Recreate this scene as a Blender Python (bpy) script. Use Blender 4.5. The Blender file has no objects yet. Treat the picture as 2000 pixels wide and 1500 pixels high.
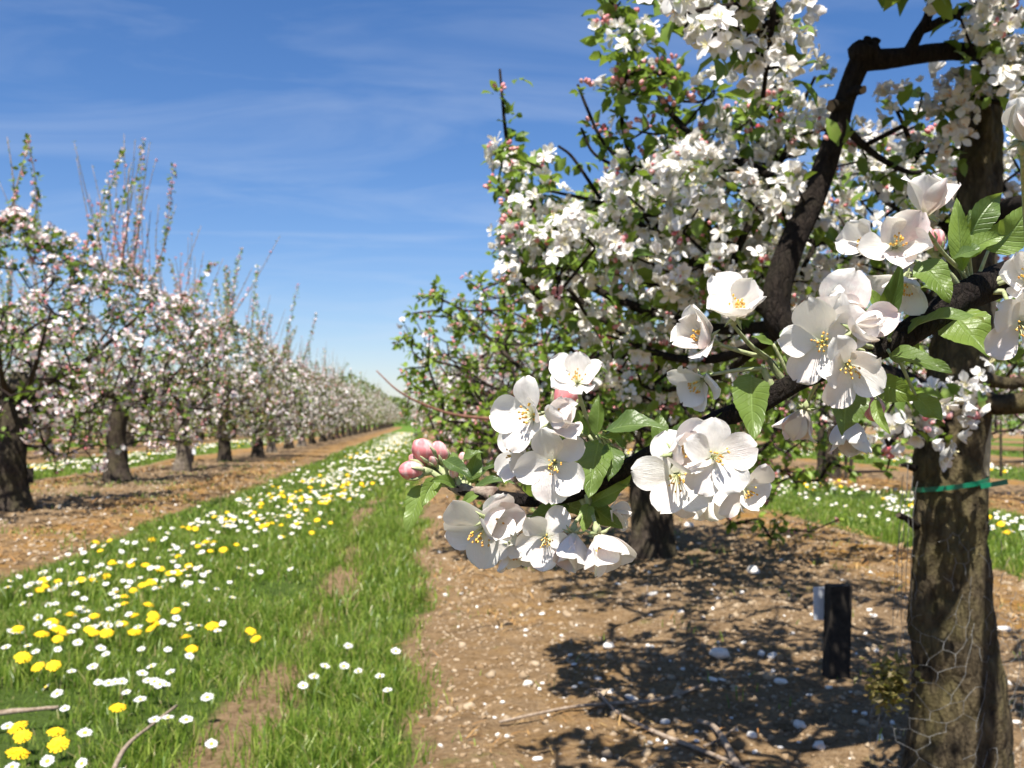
import bpy, math, random
import numpy as np
from mathutils import Vector

# ------------------------------------------------------------------ camera, sky, sun
SC = bpy.context.scene
COL = SC.collection
F = 2000.0                                   # focal length in photo pixels (2000 x 1500)
YAW, PITCH, CAMH = math.atan(175 / F), math.atan(70 / F), 0.80
C0 = np.array([0, 0, CAMH])
FW = np.array([math.sin(YAW) * math.cos(PITCH), math.cos(YAW) * math.cos(PITCH), math.sin(PITCH)])
RT = np.array([math.cos(YAW), -math.sin(YAW), 0.0])
UP = np.cross(RT, FW)
cam_d = bpy.data.cameras.new('camera')
cam = bpy.data.objects.new('camera', cam_d)
COL.objects.link(cam)
cam.location = C0
cam.rotation_euler = (math.pi / 2 + PITCH, 0, -YAW)
cam_d.sensor_width = 36
cam_d.lens = 36 * F / 2000
cam_d.clip_start = 0.02
cam_d.clip_end = 3000
cam_d.dof.use_dof = True
cam_d.dof.focus_distance = 0.52
cam_d.dof.aperture_fstop = 24
SC.camera = cam

SUN_EL = math.radians(61)
SUN_AZ = math.atan2(-0.32, -0.95)            # behind the camera, slightly to the left
to_sun = np.array([math.sin(SUN_AZ) * math.cos(SUN_EL), math.cos(SUN_AZ) * math.cos(SUN_EL), math.sin(SUN_EL)])
W = bpy.data.worlds.new('World')
SC.world = W
W.use_nodes = True
nt = W.node_tree
nt.nodes.clear()
N = nt.nodes.new
out, bg, sky = N('ShaderNodeOutputWorld'), N('ShaderNodeBackground'), N('ShaderNodeTexSky')
sky.sky_type = 'NISHITA'
sky.sun_disc = False
sky.sun_elevation, sky.sun_rotation = SUN_EL, SUN_AZ
sky.air_density, sky.dust_density, sky.ozone_density = 1.0, 0.35, 2.6
sky.altitude = 0
tc, mp, nz, rmp, mix, hsv = N('ShaderNodeTexCoord'), N('ShaderNodeMapping'), N('ShaderNodeTexNoise'), N('ShaderNodeValToRGB'), N('ShaderNodeMixRGB'), N('ShaderNodeHueSaturation')
sep, dv, cmb = N('ShaderNodeSeparateXYZ'), N('ShaderNodeVectorMath'), N('ShaderNodeCombineXYZ')
mx = N('ShaderNodeMath'); mx.operation = 'MAXIMUM'; mx.inputs[1].default_value = 0.06
ad = N('ShaderNodeMath'); ad.operation = 'ADD'; ad.inputs[1].default_value = 0.10
dv.operation = 'DIVIDE'
L = nt.links.new
L(tc.outputs['Generated'], sep.inputs[0])
L(sep.outputs['Z'], mx.inputs[0]); L(mx.outputs[0], ad.inputs[0])
for k in range(3):
    L(ad.outputs[0], cmb.inputs[k])
L(tc.outputs['Generated'], dv.inputs[0]); L(cmb.outputs[0], dv.inputs[1])
mp.inputs['Scale'].default_value = (0.7, 1.7, 0.001)
mp.inputs['Rotation'].default_value = (0, 0, math.radians(14))
L(dv.outputs[0], mp.inputs[0]); L(mp.outputs[0], nz.inputs['Vector'])
nz.inputs['Scale'].default_value = 1.5
nz.inputs['Detail'].default_value = 7
nz.inputs['Roughness'].default_value = 0.56
nz.inputs['Distortion'].default_value = 0.7
rmp.color_ramp.elements[0].position = 0.45; rmp.color_ramp.elements[0].color = (0, 0, 0, 1)
rmp.color_ramp.elements[1].position = 0.86; rmp.color_ramp.elements[1].color = (0.32, 0.32, 0.32, 1)
L(nz.outputs['Fac'], rmp.inputs[0])
hsv.inputs['Saturation'].default_value = 1.22
hsv.inputs['Value'].default_value = 1.1
tint = N('ShaderNodeMixRGB'); tint.blend_type = 'MULTIPLY'; tint.inputs[0].default_value = 1.0
tint.inputs[2].default_value = (1.0, 0.98, 1.10, 1)
L(sky.outputs[0], tint.inputs[1]); L(tint.outputs[0], hsv.inputs['Color'])
L(rmp.outputs[0], mix.inputs[0])
L(hsv.outputs[0], mix.inputs[1])
mix.inputs[2].default_value = (6.0, 6.8, 8.2, 1)
L(mix.outputs[0], bg.inputs['Color'])
bg.inputs['Strength'].default_value = 0.055
L(bg.outputs[0], out.inputs[0])

sun_d = bpy.data.lights.new('sun', 'SUN')
sun_d.energy = 5.0
sun_d.angle = math.radians(0.5)
sun_d.color = (1.0, 0.95, 0.87)
sun = bpy.data.objects.new('sun', sun_d)
COL.objects.link(sun)
sun.rotation_euler = Vector(-to_sun).to_track_quat('-Z', 'Y').to_euler()

SC.view_settings.view_transform = 'Standard'
SC.view_settings.look = 'None'
SC.view_settings.exposure = 1.05
SC.view_settings.gamma = 1.0
SC.render.engine = 'CYCLES'
SC.cycles.max_bounces = 6
SC.cycles.diffuse_bounces = 3
SC.cycles.transmission_bounces = 4
SC.cycles.use_denoising = True

# ------------------------------------------------------------------ helpers
rng = np.random.default_rng(7)
WL = {}                                       # world location of every parent


def P(px, py, d):
    """point seen at photo pixel (px, py), d metres deep"""
    return C0 + d * (FW + RT * (px - 1000) / F + UP * (750 - py) / F)


def camdir(r, u, t):
    """direction: right, up, towards the camera"""
    v = RT * r + UP * u - FW * t
    return v / np.linalg.norm(v)


def ground_at(px, py, z=0.0):
    v = FW + RT * (px - 1000) / F + UP * (750 - py) / F
    return C0 + v * ((z - CAMH) / v[2])


def hash2(i, j, s):
    n = (i * 374761393 + j * 668265263 + s * 974711) & 0xFFFFFFFF
    n = ((n ^ (n >> 13)) * 1274126177) & 0xFFFFFFFF
    return ((n ^ (n >> 16)) & 0xFFFF) / 65535.0


def vnoise(x, y, sc, seed=0):
    x = np.asarray(x, float) / sc; y = np.asarray(y, float) / sc
    i = np.floor(x).astype(np.int64); j = np.floor(y).astype(np.int64)
    fx = x - i; fy = y - j
    fx = fx * fx * (3 - 2 * fx); fy = fy * fy * (3 - 2 * fy)
    a = hash2(i, j, seed); b = hash2(i + 1, j, seed); c = hash2(i, j + 1, seed); d = hash2(i + 1, j + 1, seed)
    return (a * (1 - fx) + b * fx) * (1 - fy) + (c * (1 - fx) + d * fx) * fy - 0.5


ROW_L, ROW_R = -3.55, 1.18
PERIOD = 4.95
ALLEY_C, ALLEY_H = -1.03, 1.0                 # centre and half width of the near grass alley


def alley(x, y):
    """signed: > 0 on grass, metres from the grass edge"""
    x = np.asarray(x, float); y = np.asarray(y, float)
    k = np.round((x - ALLEY_C) / PERIOD)
    dx = np.abs(x - ALLEY_C - k * PERIOD)
    return ALLEY_H - dx + 0.16 * vnoise(x, y, 0.9, 3) + 0.10 * vnoise(x, y, 0.28, 4) + 0.2 * vnoise(x, y, 3.0, 5)


def rut(x, y):
    """0..1 bare wheel track in the near alley"""
    x = np.asarray(x, float); y = np.asarray(y, float)
    d = np.abs(x + 0.44 + 0.05 * np.sin(y * 0.9))
    return np.clip(1.15 - d / 0.15, 0, 1) * np.clip(0.85 + 1.3 * vnoise(x, y, 0.45, 9), 0, 1) * np.clip((16 - y) / 8, 0, 1)


def gz(x, y):
    x = np.asarray(x, float); y = np.asarray(y, float)
    fade = np.clip((45 - np.abs(y)) / 25, 0, 1)
    soil = np.clip(-alley(x, y) * 4, 0, 1)
    z = 0.05 * vnoise(x, y, 1.3, 11) + 0.02 * vnoise(x, y, 0.35, 12)
    z = z + soil * (0.028 * vnoise(x, y, 0.13, 13) + 0.018 * vnoise(x, y, 0.055, 14) + 0.03)
    return z * fade


def mk(name, parts, mats, parent=None, wloc=None, smooth=True, kind=None):
    """parts: list of (V, F, material index, UV or None), world coordinates unless wloc is None"""
    Vs, loops, starts, mi, uvs, off, lo = [], [], [], [], [], 0, 0
    has_uv = any(p[3] is not None for p in parts)
    for V, Fc, m, uv in parts:
        V = np.asarray(V, np.float32).reshape(-1, 3)
        Fc = np.asarray(Fc, np.int32)
        Vs.append(V)
        loops.append((Fc + off).ravel())
        k = Fc.shape[1]
        starts.append(lo + np.arange(len(Fc), dtype=np.int32) * k)
        mi.append(np.full(len(Fc), m, np.int32))
        if has_uv:
            u = np.zeros((len(V), 2), np.float32) if uv is None else np.asarray(uv, np.float32)
            uvs.append(u[Fc.ravel()])
        off += len(V); lo += Fc.size
    V = np.concatenate(Vs)
    if wloc is not None:
        V = V - np.asarray(wloc, np.float32)
    me = bpy.data.meshes.new(name)
    lp = np.concatenate(loops); st = np.concatenate(starts); mi = np.concatenate(mi)
    me.vertices.add(len(V)); me.vertices.foreach_set('co', V.ravel())
    me.loops.add(len(lp)); me.loops.foreach_set('vertex_index', lp)
    me.polygons.add(len(st)); me.polygons.foreach_set('loop_start', st)
    me.polygons.foreach_set('material_index', mi)
    if has_uv:
        l = me.uv_layers.new(name='UVMap')
        l.data.foreach_set('uv', np.concatenate(uvs).ravel())
    for m in mats:
        me.materials.append(m)
    me.update(calc_edges=True)
    me.polygons.foreach_set('use_smooth', np.full(len(st), smooth, bool))
    return link(name, me, parent, wloc, kind)


def link(name, me, parent=None, wloc=None, kind=None):
    o = bpy.data.objects.new(name, me)
    COL.objects.link(o)
    w = np.zeros(3) if wloc is None else np.asarray(wloc, float)
    if parent is not None:
        o.parent = parent
        o.location = w - WL.get(parent.name, w) if wloc is not None else (0, 0, 0)
    else:
        o.location = w
    WL[o.name] = w
    if kind:
        o['kind'] = kind
    return o


def empty(name, loc, label=None, cat=None, group=None, rz=0.0, sc=1.0):
    o = bpy.data.objects.new(name, None)
    o.empty_display_size = 0.1
    COL.objects.link(o)
    o.location = loc
    o.rotation_euler = (0, 0, rz)
    o.scale = (sc, sc, sc)
    WL[o.name] = np.asarray(loc, float)
    return tag(o, label, cat, group)


def tag(o, label, cat, group=None, kind=None):
    if label: o['label'] = label
    if cat: o['category'] = cat
    if group: o['group'] = group
    if kind: o['kind'] = kind
    return o


def copy_tree(root, loc, rz=0.0, sc=1.0, label=None, cat=None, group=None):
    r = root.copy(); COL.objects.link(r)
    r.location = loc; r.rotation_euler = (0, 0, rz); r.scale = (sc, sc, sc)
    for ch in list(root.children):
        c = ch.copy(); COL.objects.link(c); c.parent = r
        for g in list(ch.children):
            d = g.copy(); COL.objects.link(d); d.parent = c
    return tag(r, label, cat, group)


def norm(v):
    v = np.asarray(v, float)
    return v / np.maximum(np.linalg.norm(v, axis=-1, keepdims=True), 1e-9)


def frames(n, roll):
    """(k,3,3) matrices whose third column is n"""
    n = norm(n)
    h = np.where(np.abs(n[:, 2:3]) > 0.9, [[1.0, 0, 0]], [[0, 0, 1.0]])
    x = norm(np.cross(h, n)); y = np.cross(n, x)
    c, s = np.cos(roll)[:, None], np.sin(roll)[:, None]
    return np.stack([x * c + y * s, -x * s + y * c, n], axis=2)


def inst(TV, TF, M, T):
    TV = np.asarray(TV, float); TF = np.asarray(TF)
    V = np.einsum('nij,kj->nki', M, TV) + T[:, None]
    Fc = TF[None] + (np.arange(len(T)) * len(TV))[:, None, None]
    return V.reshape(-1, 3), Fc.reshape(-1, TF.shape[1])


def grid_faces(nu, nv):
    i = np.arange(nu - 1)[:, None] * nv + np.arange(nv - 1)[None]
    i = i.ravel()
    return np.stack([i, i + 1, i + 1 + nv, i + nv], 1)


def spline(pts, n=6):
    pts = np.asarray(pts, float)
    if len(pts) < 3:
        t = np.linspace(0, 1, n + 1)[:, None]
        return pts[0] * (1 - t) + pts[-1] * t
    q = np.vstack([2 * pts[0] - pts[1], pts, 2 * pts[-1] - pts[-2]])
    o = []
    for i in range(1, len(q) - 2):
        for t in np.linspace(0, 1, n, endpoint=False):
            a, b, c, d = q[i - 1], q[i], q[i + 1], q[i + 2]
            o.append(0.5 * ((2 * b) + (-a + c) * t + (2 * a - 5 * b + 4 * c - d) * t * t + (-a + 3 * b - 3 * c + d) * t ** 3))
    o.append(q[-2])
    return np.array(o)


def tube(pts, rad, seg=8, cap=True, wob=0.0, seed=0):
    """tube along pts; quads only (caps collapse to a ring of quads)"""
    pts = np.asarray(pts, float); n = len(pts)
    rad = np.interp(np.linspace(0, 1, n), np.linspace(0, 1, len(np.atleast_1d(rad))), np.atleast_1d(rad))
    t = norm(np.gradient(pts, axis=0))
    x = np.cross(t[0], [0, 0, 1.0]) if abs(t[0][2]) < 0.9 else np.cross(t[0], [1.0, 0, 0])
    x = x / np.linalg.norm(x)
    rings = []
    a = np.linspace(0, 2 * math.pi, seg, endpoint=False)
    r0 = np.random.default_rng(seed)
    if wob:
        ph = r0.uniform(0, 6.28, 6)
    for i in range(n):
        x = x - t[i] * np.dot(x, t[i]); x = x / max(np.linalg.norm(x), 1e-9)
        y = np.cross(t[i], x)
        r = rad[i] * np.ones(seg)
        if wob:
            s = i / max(n - 1, 1)
            r = r * (1 + wob * (np.sin(2 * a + ph[0] + 5 * s) + 0.7 * np.sin(3 * a + ph[1] - 7 * s) + 0.5 * np.sin(5 * a + ph[2] + 11 * s) + 0.9 * np.sin(ph[3] + 17 * s) * np.sin(a + ph[4])) * 0.5 + wob * 0.5 * r0.normal(0, 0.3, seg))
        rings.append(pts[i] + np.cos(a)[:, None] * x * r[:, None] + np.sin(a)[:, None] * y * r[:, None])
    if cap:
        rings = [np.repeat(pts[:1], seg, 0)] + rings + [np.repeat(pts[-1:], seg, 0)]
    V = np.concatenate(rings); m = len(rings)
    i = np.arange(m - 1)[:, None] * seg; j = np.arange(seg)[None]; k = (j + 1) % seg
    Fc = np.stack([i + j, i + k, i + seg + k, i + seg + j], -1).reshape(-1, 4)
    return V, Fc


def sphere_t(nu=5, nv=7):
    u = np.linspace(0, math.pi, nu); v = np.linspace(0, 2 * math.pi, nv, endpoint=False)
    V = np.stack([np.outer(np.sin(u), np.cos(v)), np.outer(np.sin(u), np.sin(v)), np.outer(np.cos(u), np.ones(nv))], -1).reshape(-1, 3)
    i = np.arange(nu - 1)[:, None] * nv; j = np.arange(nv)[None]; k = (j + 1) % nv
    Fc = np.stack([i + j, i + nv + j, i + nv + k, i + k], -1).reshape(-1, 4)
    return V, Fc


def box(c, s, rz=0.0):
    s = np.asarray(s) / 2
    V = np.array([[x, y, z] for x in (-1, 1) for y in (-1, 1) for z in (-1, 1)], float) * s
    ca, sa = math.cos(rz), math.sin(rz)
    V = V @ np.array([[ca, sa, 0], [-sa, ca, 0], [0, 0, 1]]) + np.asarray(c)
    Fc = np.array([[0, 1, 3, 2], [4, 6, 7, 5], [0, 4, 5, 1], [2, 3, 7, 6], [0, 2, 6, 4], [1, 5, 7, 3]])
    return V, Fc


# ------------------------------------------------------------------ materials
class Mat:
    def __init__(s, name):
        s.m = bpy.data.materials.new(name); s.m.use_nodes = True
        s.t = s.m.node_tree; s.t.nodes.clear()
        s.out = s.n('ShaderNodeOutputMaterial')

    def n(s, typ, **kw):
        x = s.t.nodes.new(typ)
        for k, v in kw.items():
            setattr(x, k, v)
        return x

    def l(s, a, b):
        s.t.links.new(a, b)

    def math(s, op, a, b=None, clamp=False):
        x = s.n('ShaderNodeMath', operation=op, use_clamp=clamp)
        for i, v in enumerate((a, b)):
            if v is None: continue
            if isinstance(v, (int, float)): x.inputs[i].default_value = v
            else: s.l(v, x.inputs[i])
        return x.outputs[0]

    def mix(s, f, a, b, mode='MIX'):
        x = s.n('ShaderNodeMixRGB', blend_type=mode)
        for i, v in enumerate((f, a, b)):
            if isinstance(v, (int, float)): x.inputs[i].default_value = v
            elif isinstance(v, tuple): x.inputs[i].default_value = v + (1,)
            else: s.l(v, x.inputs[i])
        return x.outputs[0]

    def ramp(s, f, stops):
        x = s.n('ShaderNodeValToRGB')
        e = x.color_ramp.elements
        while len(e) < len(stops): e.new(0.5)
        for i, (p, c) in enumerate(stops):
            e[i].position = p
            e[i].color = (c + (1,)) if isinstance(c, tuple) else (c, c, c, 1)
        s.l(f, x.inputs[0])
        return x.outputs[0]

    def noise(s, vec, scale, detail=4, rough=0.55, dist=0.0):
        x = s.n('ShaderNodeTexNoise')
        x.inputs['Scale'].default_value = scale; x.inputs['Detail'].default_value = detail
        x.inputs['Roughness'].default_value = rough; x.inputs['Distortion'].default_value = dist
        if vec is not None: s.l(vec, x.inputs['Vector'])
        return x.outputs['Fac']

    def island(s):
        return s.n('ShaderNodeNewGeometry').outputs['Random Per Island']

    def objrand(s):
        return s.n('ShaderNodeObjectInfo').outputs['Random']

    def bump(s, h, strength=0.4, dist=0.01):
        x = s.n('ShaderNodeBump')
        x.inputs['Strength'].default_value = strength; x.inputs['Distance'].default_value = dist
        s.l(h, x.inputs['Height'])
        return x.outputs[0]

    def principled(s, color, rough=0.6, spec=0.4, normal=None, metal=0.0, sss=0.0):
        x = s.n('ShaderNodeBsdfPrincipled')
        if isinstance(color, tuple): x.inputs['Base Color'].default_value = color + (1,)
        else: s.l(color, x.inputs['Base Color'])
        if isinstance(rough, (int, float)): x.inputs['Roughness'].default_value = rough
        else: s.l(rough, x.inputs['Roughness'])
        x.inputs['Specular IOR Level'].default_value = spec
        x.inputs['Metallic'].default_value = metal
        if normal is not None: s.l(normal, x.inputs['Normal'])
        return x.outputs[0]

    def thin(s, color, trans, f=0.35, rough=0.5, spec=0.4, normal=None):
        p = s.principled(color, rough, spec, normal)
        t = s.n('ShaderNodeBsdfTranslucent')
        if isinstance(trans, tuple): t.inputs[0].default_value = trans + (1,)
        else: s.l(trans, t.inputs[0])
        m = s.n('ShaderNodeMixShader')
        m.inputs[0].default_value = f
        s.l(p, m.inputs[1]); s.l(t.outputs[0], m.inputs[2])
        s.l(m.outputs[0], s.out.inputs[0])
        return s.m

    def done(s, sh):
        s.l(sh, s.out.inputs[0])
        return s.m


def obj_co(s): return s.n('ShaderNodeTexCoord').outputs['Object']


def m_petal(name, pink=0.3, fine=True):
    s = Mat(name)
    r = s.island()
    if fine:
        uv = s.n('ShaderNodeUVMap').outputs[0]
        sp = s.n('ShaderNodeSeparateXYZ'); s.l(uv, sp.inputs[0])
        blush = s.noise(obj_co(s), 55, 3)
        blush = s.ramp(blush, [(0.40, 0.0), (0.70, 1.0)])
        amt = s.math('MULTIPLY', s.math('MULTIPLY', blush, pink), s.math('ADD', r, 0.3))
        c = s.mix(amt, (0.89, 0.87, 0.815), (0.87, 0.62, 0.60))
        base = s.ramp(sp.outputs['X'], [(0.0, 1.0), (0.22, 0.0)])
        c = s.mix(s.math('MULTIPLY', base, 0.55), c, (0.72, 0.74, 0.42))
        mp_ = s.n('ShaderNodeMapping'); mp_.inputs['Scale'].default_value = (2.2, 26, 1)
        s.l(uv, mp_.inputs[0])
        veins = s.noise(mp_.outputs[0], 1.0, 3, 0.6)
        h = s.math('ADD', s.math('MULTIPLY', veins, 0.6), s.math('MULTIPLY', s.noise(obj_co(s), 130, 2), 0.7))
        c = s.mix(s.math('MULTIPLY', s.ramp(veins, [(0.5, 0.0), (0.75, 1.0)]), 0.16), c, (0.70, 0.62, 0.58))
        nrm = s.bump(h, 0.5, 0.0026)
        return s.thin(c, s.mix(0.35, c, (0.9, 0.86, 0.74)), 0.22, 0.42, 0.35, nrm)
    c = s.mix(s.ramp(r, [(0.0, 0.0), (0.55, 0.12 * pink), (1.0, pink)]), (0.80, 0.785, 0.75), (0.78, 0.48, 0.50))
    return s.thin(c, c, 0.24, 0.55, 0.25)


def m_leaf(name, dark, light, pale, fine=False, f=0.38):
    s = Mat(name)
    r = s.island() if not fine else s.objrand()
    c = s.mix(r, dark, light)
    if fine:
        uv = s.n('ShaderNodeUVMap').outputs[0]
        sp = s.n('ShaderNodeSeparateXYZ'); s.l(uv, sp.inputs[0])
        av = s.math('ABSOLUTE', sp.outputs['Y'])
        mid = s.ramp(av, [(0.0, 1.0), (0.10, 0.0)])
        w = s.n('ShaderNodeTexWave'); w.wave_type = 'BANDS'; w.bands_direction = 'X'
        cb = s.n('ShaderNodeCombineXYZ')
        s.l(s.math('SUBTRACT', sp.outputs['X'], s.math('MULTIPLY', av, 0.22)), cb.inputs[0])
        s.l(cb.outputs[0], w.inputs['Vector'])
        w.inputs['Scale'].default_value = 2.9; w.inputs['Distortion'].default_value = 0.6
        side = s.ramp(w.outputs['Fac'], [(0.80, 0.0), (1.0, 1.0)])
        fn = s.noise(obj_co(s), 420, 3, 0.6)
        c = s.mix(s.math('MULTIPLY', s.ramp(s.noise(obj_co(s), 60, 3), [(0.35, 0.0), (0.7, 1.0)]), 0.35), c, pale)
        c = s.mix(s.math('MULTIPLY', side, 0.09), c, pale)
        c = s.mix(s.math('MULTIPLY', mid, 0.65), c, pale)
        back = s.n('ShaderNodeNewGeometry').outputs['Backfacing']
        c = s.mix(s.math('MULTIPLY', back, 0.6), c, (0.30, 0.36, 0.22))
        h = s.math('SUBTRACT', s.math('MULTIPLY', fn, 0.5), s.math('ADD', s.math('MULTIPLY', side, 0.35), mid))
        nrm = s.bump(h, 0.5, 0.0015)
        return s.thin(c, s.mix(0.5, c, (0.42, 0.55, 0.05)), f, 0.38, 0.45, nrm)
    return s.thin(c, s.mix(0.5, c, (0.35, 0.48, 0.04)), f, 0.45, 0.4)


def m_bark(name, dark, light, moss, scale=1.0, mossy=0.5):
    s = Mat(name)
    co = obj_co(s)
    mpp = s.n('ShaderNodeMapping'); mpp.inputs['Scale'].default_value = (1, 1, 0.38)
    s.l(co, mpp.inputs[0])
    a = s.noise(mpp.outputs[0], 45 * scale, 6, 0.65, 0.4)
    b = s.noise(co, 9 * scale, 4, 0.6)
    v = s.n('ShaderNodeTexVoronoi'); v.feature = 'DISTANCE_TO_EDGE'
    v.inputs['Scale'].default_value = 38 * scale
    s.l(mpp.outputs[0], v.inputs['Vector'])
    crack = s.ramp(v.outputs['Distance'], [(0.0, 0.0), (0.16, 1.0)])
    c = s.mix(s.ramp(a, [(0.3, 0.0), (0.7, 1.0)]), dark, light)
    c = s.mix(s.math('MULTIPLY', s.ramp(b, [(0.45, 0.0), (0.62, 1.0)]), mossy), c, moss)
    c = s.mix(crack, s.mix(0.35, c, dark), c)
    h = s.math('ADD', s.math('MULTIPLY', crack, 0.22), s.math('ADD', a, s.math('MULTIPLY', s.noise(co, 150 * scale, 3, 0.6), 0.3)))
    return s.done(s.principled(c, 0.9, 0.15, s.bump(h, 1.0, 0.014)))


def m_plain(name, c1, c2, scale=30, rough=0.8, spec=0.25, bump=0.3, bd=0.003, rand=None, metal=0.0):
    s = Mat(name)
    nz_ = s.noise(obj_co(s), scale, 5, 0.6)
    c = s.mix(s.ramp(nz_, [(0.3, 0.0), (0.7, 1.0)]), c1, c2)
    if rand:
        c = s.mix(s.island() if rand[0] == 'i' else s.objrand(), c, rand[1])
    return s.done(s.principled(c, rough, spec, s.bump(nz_, bump, bd), metal))


MT = {}
MT['petal'] = m_petal('blossom petal', 0.45)
MT['petal_pink'] = m_petal('young pink petal', 1.0)
MT['petal_mid'] = m_petal('crown petal', 0.12, False)
MT['petal_pinkrow'] = m_petal('pink row petal', 1.35, False)
MT['petal_far'] = m_petal('row petal', 0.8, False)
MT['leaf'] = m_leaf('apple leaf', (0.018, 0.05, 0.010), (0.17, 0.25, 0.04), (0.25, 0.36, 0.12), True)
MT['leaf_mid'] = m_leaf('crown leaf', (0.06, 0.12, 0.02), (0.19, 0.28, 0.045), (0.2, 0.3, 0.1))
MT['leaf_green'] = m_leaf('fresh leaf', (0.09, 0.17, 0.02), (0.25, 0.35, 0.05), (0.2, 0.3, 0.1))
MT['leaf_far'] = m_leaf('row leaf', (0.06, 0.10, 0.02), (0.17, 0.21, 0.05), (0.2, 0.3, 0.1))
MT['leaf_rust'] = m_leaf('rusty leaf', (0.14, 0.09, 0.04), (0.24, 0.21, 0.07), (0.2, 0.3, 0.1))


def m_bud():
    s = Mat('pink bud')
    r = s.island()
    mpb = s.n('ShaderNodeMapping'); mpb.inputs['Scale'].default_value = (1.4, 1.4, .5); s.l(obj_co(s), mpb.inputs[0])
    st = s.noise(mpb.outputs[0], 150, 3)
    c = s.mix(r, (0.60, 0.09, 0.12), (0.78, 0.34, 0.34))
    c = s.mix(s.ramp(st, [(0.45, 0.0), (0.65, 0.75)]), c, (0.87, 0.72, 0.68))
    return s.thin(c, c, 0.2, 0.5, 0.3)


MT['bud'] = m_bud()
MT['anther'] = m_plain('anther', (0.74, 0.46, 0.05), (0.80, 0.60, 0.16), 300, 0.8, rand=('i', (0.58, 0.28, 0.08)))
MT['anther_pale'] = m_plain('pale anther', (0.74, 0.66, 0.30), (0.78, 0.72, 0.45), 300, 0.8)
MT['filament'] = m_plain('filament', (0.82, 0.80, 0.55), (0.70, 0.72, 0.36), 200, 0.6)
MT['wilt'] = m_plain('wilted anther', (0.62, 0.25, 0.06), (0.75, 0.42, 0.12), 200, 0.9, rand=('i', (0.8, 0.6, 0.3)))
MT['stem'] = m_plain('downy stem', (0.22, 0.28, 0.11), (0.42, 0.42, 0.26), 260, 0.9, 0.2, 0.6, 0.001)
MT['twig'] = m_plain('twig bark', (0.010, 0.007, 0.006), (0.045, 0.030, 0.025), 120, 0.85, 0.2, 0.6, 0.002)
MT['near_bark'] = m_bark('near bark', (0.008, 0.006, 0.005), (0.045, 0.033, 0.028), (0.07, 0.06, 0.045), 7.0, 0.3)
MT['twig_tip'] = m_plain('young wood', (0.10, 0.06, 0.045), (0.34, 0.28, 0.22), 220, 0.8, 0.3, 0.7, 0.002)
MT['branch'] = m_bark('branch bark', (0.008, 0.006, 0.005), (0.038, 0.028, 0.022), (0.055, 0.05, 0.03), 2.2, 0.2)
MT['trunk'] = m_bark('trunk bark', (0.012, 0.009, 0.006), (0.13, 0.10, 0.058), (0.14, 0.12, 0.045), 1.0, 0.45)
MT['trunk_far'] = m_bark('row trunk bark', (0.016, 0.012, 0.010), (0.085, 0.066, 0.05), (0.10, 0.09, 0.04), 0.8, 0.35)
MT['trunk_grey'] = m_bark('grey trunk bark', (0.04, 0.03, 0.024), (0.30, 0.25, 0.20), (0.2, 0.17, 0.08), 0.8, 0.3)
MT['cut'] = m_plain('cut wood', (0.24, 0.18, 0.12), (0.12, 0.085, 0.055), 80, 0.9)
MT['wood'] = m_plain('stake wood', (0.30, 0.25, 0.16), (0.50, 0.44, 0.30), 40, 0.85)
MT['post'] = m_plain('creosoted post', (0.012, 0.010, 0.008), (0.035, 0.028, 0.022), 50, 0.9)
MT['plate'] = m_plain('white plate', (0.62, 0.63, 0.66), (0.72, 0.73, 0.75), 20, 0.6)
MT['wire'] = m_plain('galvanised wire', (0.11, 0.11, 0.105), (0.26, 0.26, 0.25), 90, 0.5, 0.5, metal=0.3)
MT['strap'] = m_plain('green strap', (0.0, 0.09, 0.045), (0.0, 0.15, 0.075), 60, 0.35, 0.5)
MT['stick'] = m_plain('dead stick', (0.16, 0.11, 0.075), (0.36, 0.29, 0.22), 90, 0.9)
MT['stone'] = m_plain('flint stone', (0.66, 0.60, 0.52), (0.86, 0.84, 0.80), 45, 0.6, 0.35, 0.5, 0.004, ('o', (0.74, 0.68, 0.60)))
MT['clod'] = m_plain('soil clod', (0.15, 0.095, 0.048), (0.27, 0.185, 0.105), 40, 0.95, 0.1, 0.6, 0.004, ('i', (0.36, 0.28, 0.19)))
MT['straw'] = m_plain('dry straw', (0.30, 0.18, 0.065), (0.44, 0.32, 0.14), 20, 0.8, 0.2, rand=('i', (0.28, 0.13, 0.04)))
MT['ray'] = m_plain('daisy ray', (0.62, 0.62, 0.61), (0.56, 0.55, 0.55), 200, 0.6)
MT['disc'] = m_plain('daisy disc', (0.85, 0.55, 0.03), (0.90, 0.68, 0.10), 300, 0.8)
MT['dandelion'] = m_plain('dandelion ray', (0.82, 0.50, 0.008), (0.80, 0.36, 0.004), 150, 0.7, rand=('i', (0.92, 0.68, 0.02)))
MT['stalk'] = m_plain('flower stalk', (0.12, 0.20, 0.05), (0.24, 0.26, 0.10), 100, 0.6)


def m_grass():
    s = Mat('grass blade')
    r = s.island()
    c = s.ramp(r, [(0.0, (0.06, 0.12, 0.012)), (0.45, (0.155, 0.24, 0.028)), (0.85, (0.29, 0.36, 0.06)), (0.94, (0.29, 0.27, 0.10)), (1.0, (0.40, 0.32, 0.16))])
    return s.thin(c, s.mix(0.5, c, (0.28, 0.45, 0.03)), 0.35, 0.4, 0.45)


MT['grass'] = m_grass()


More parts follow.
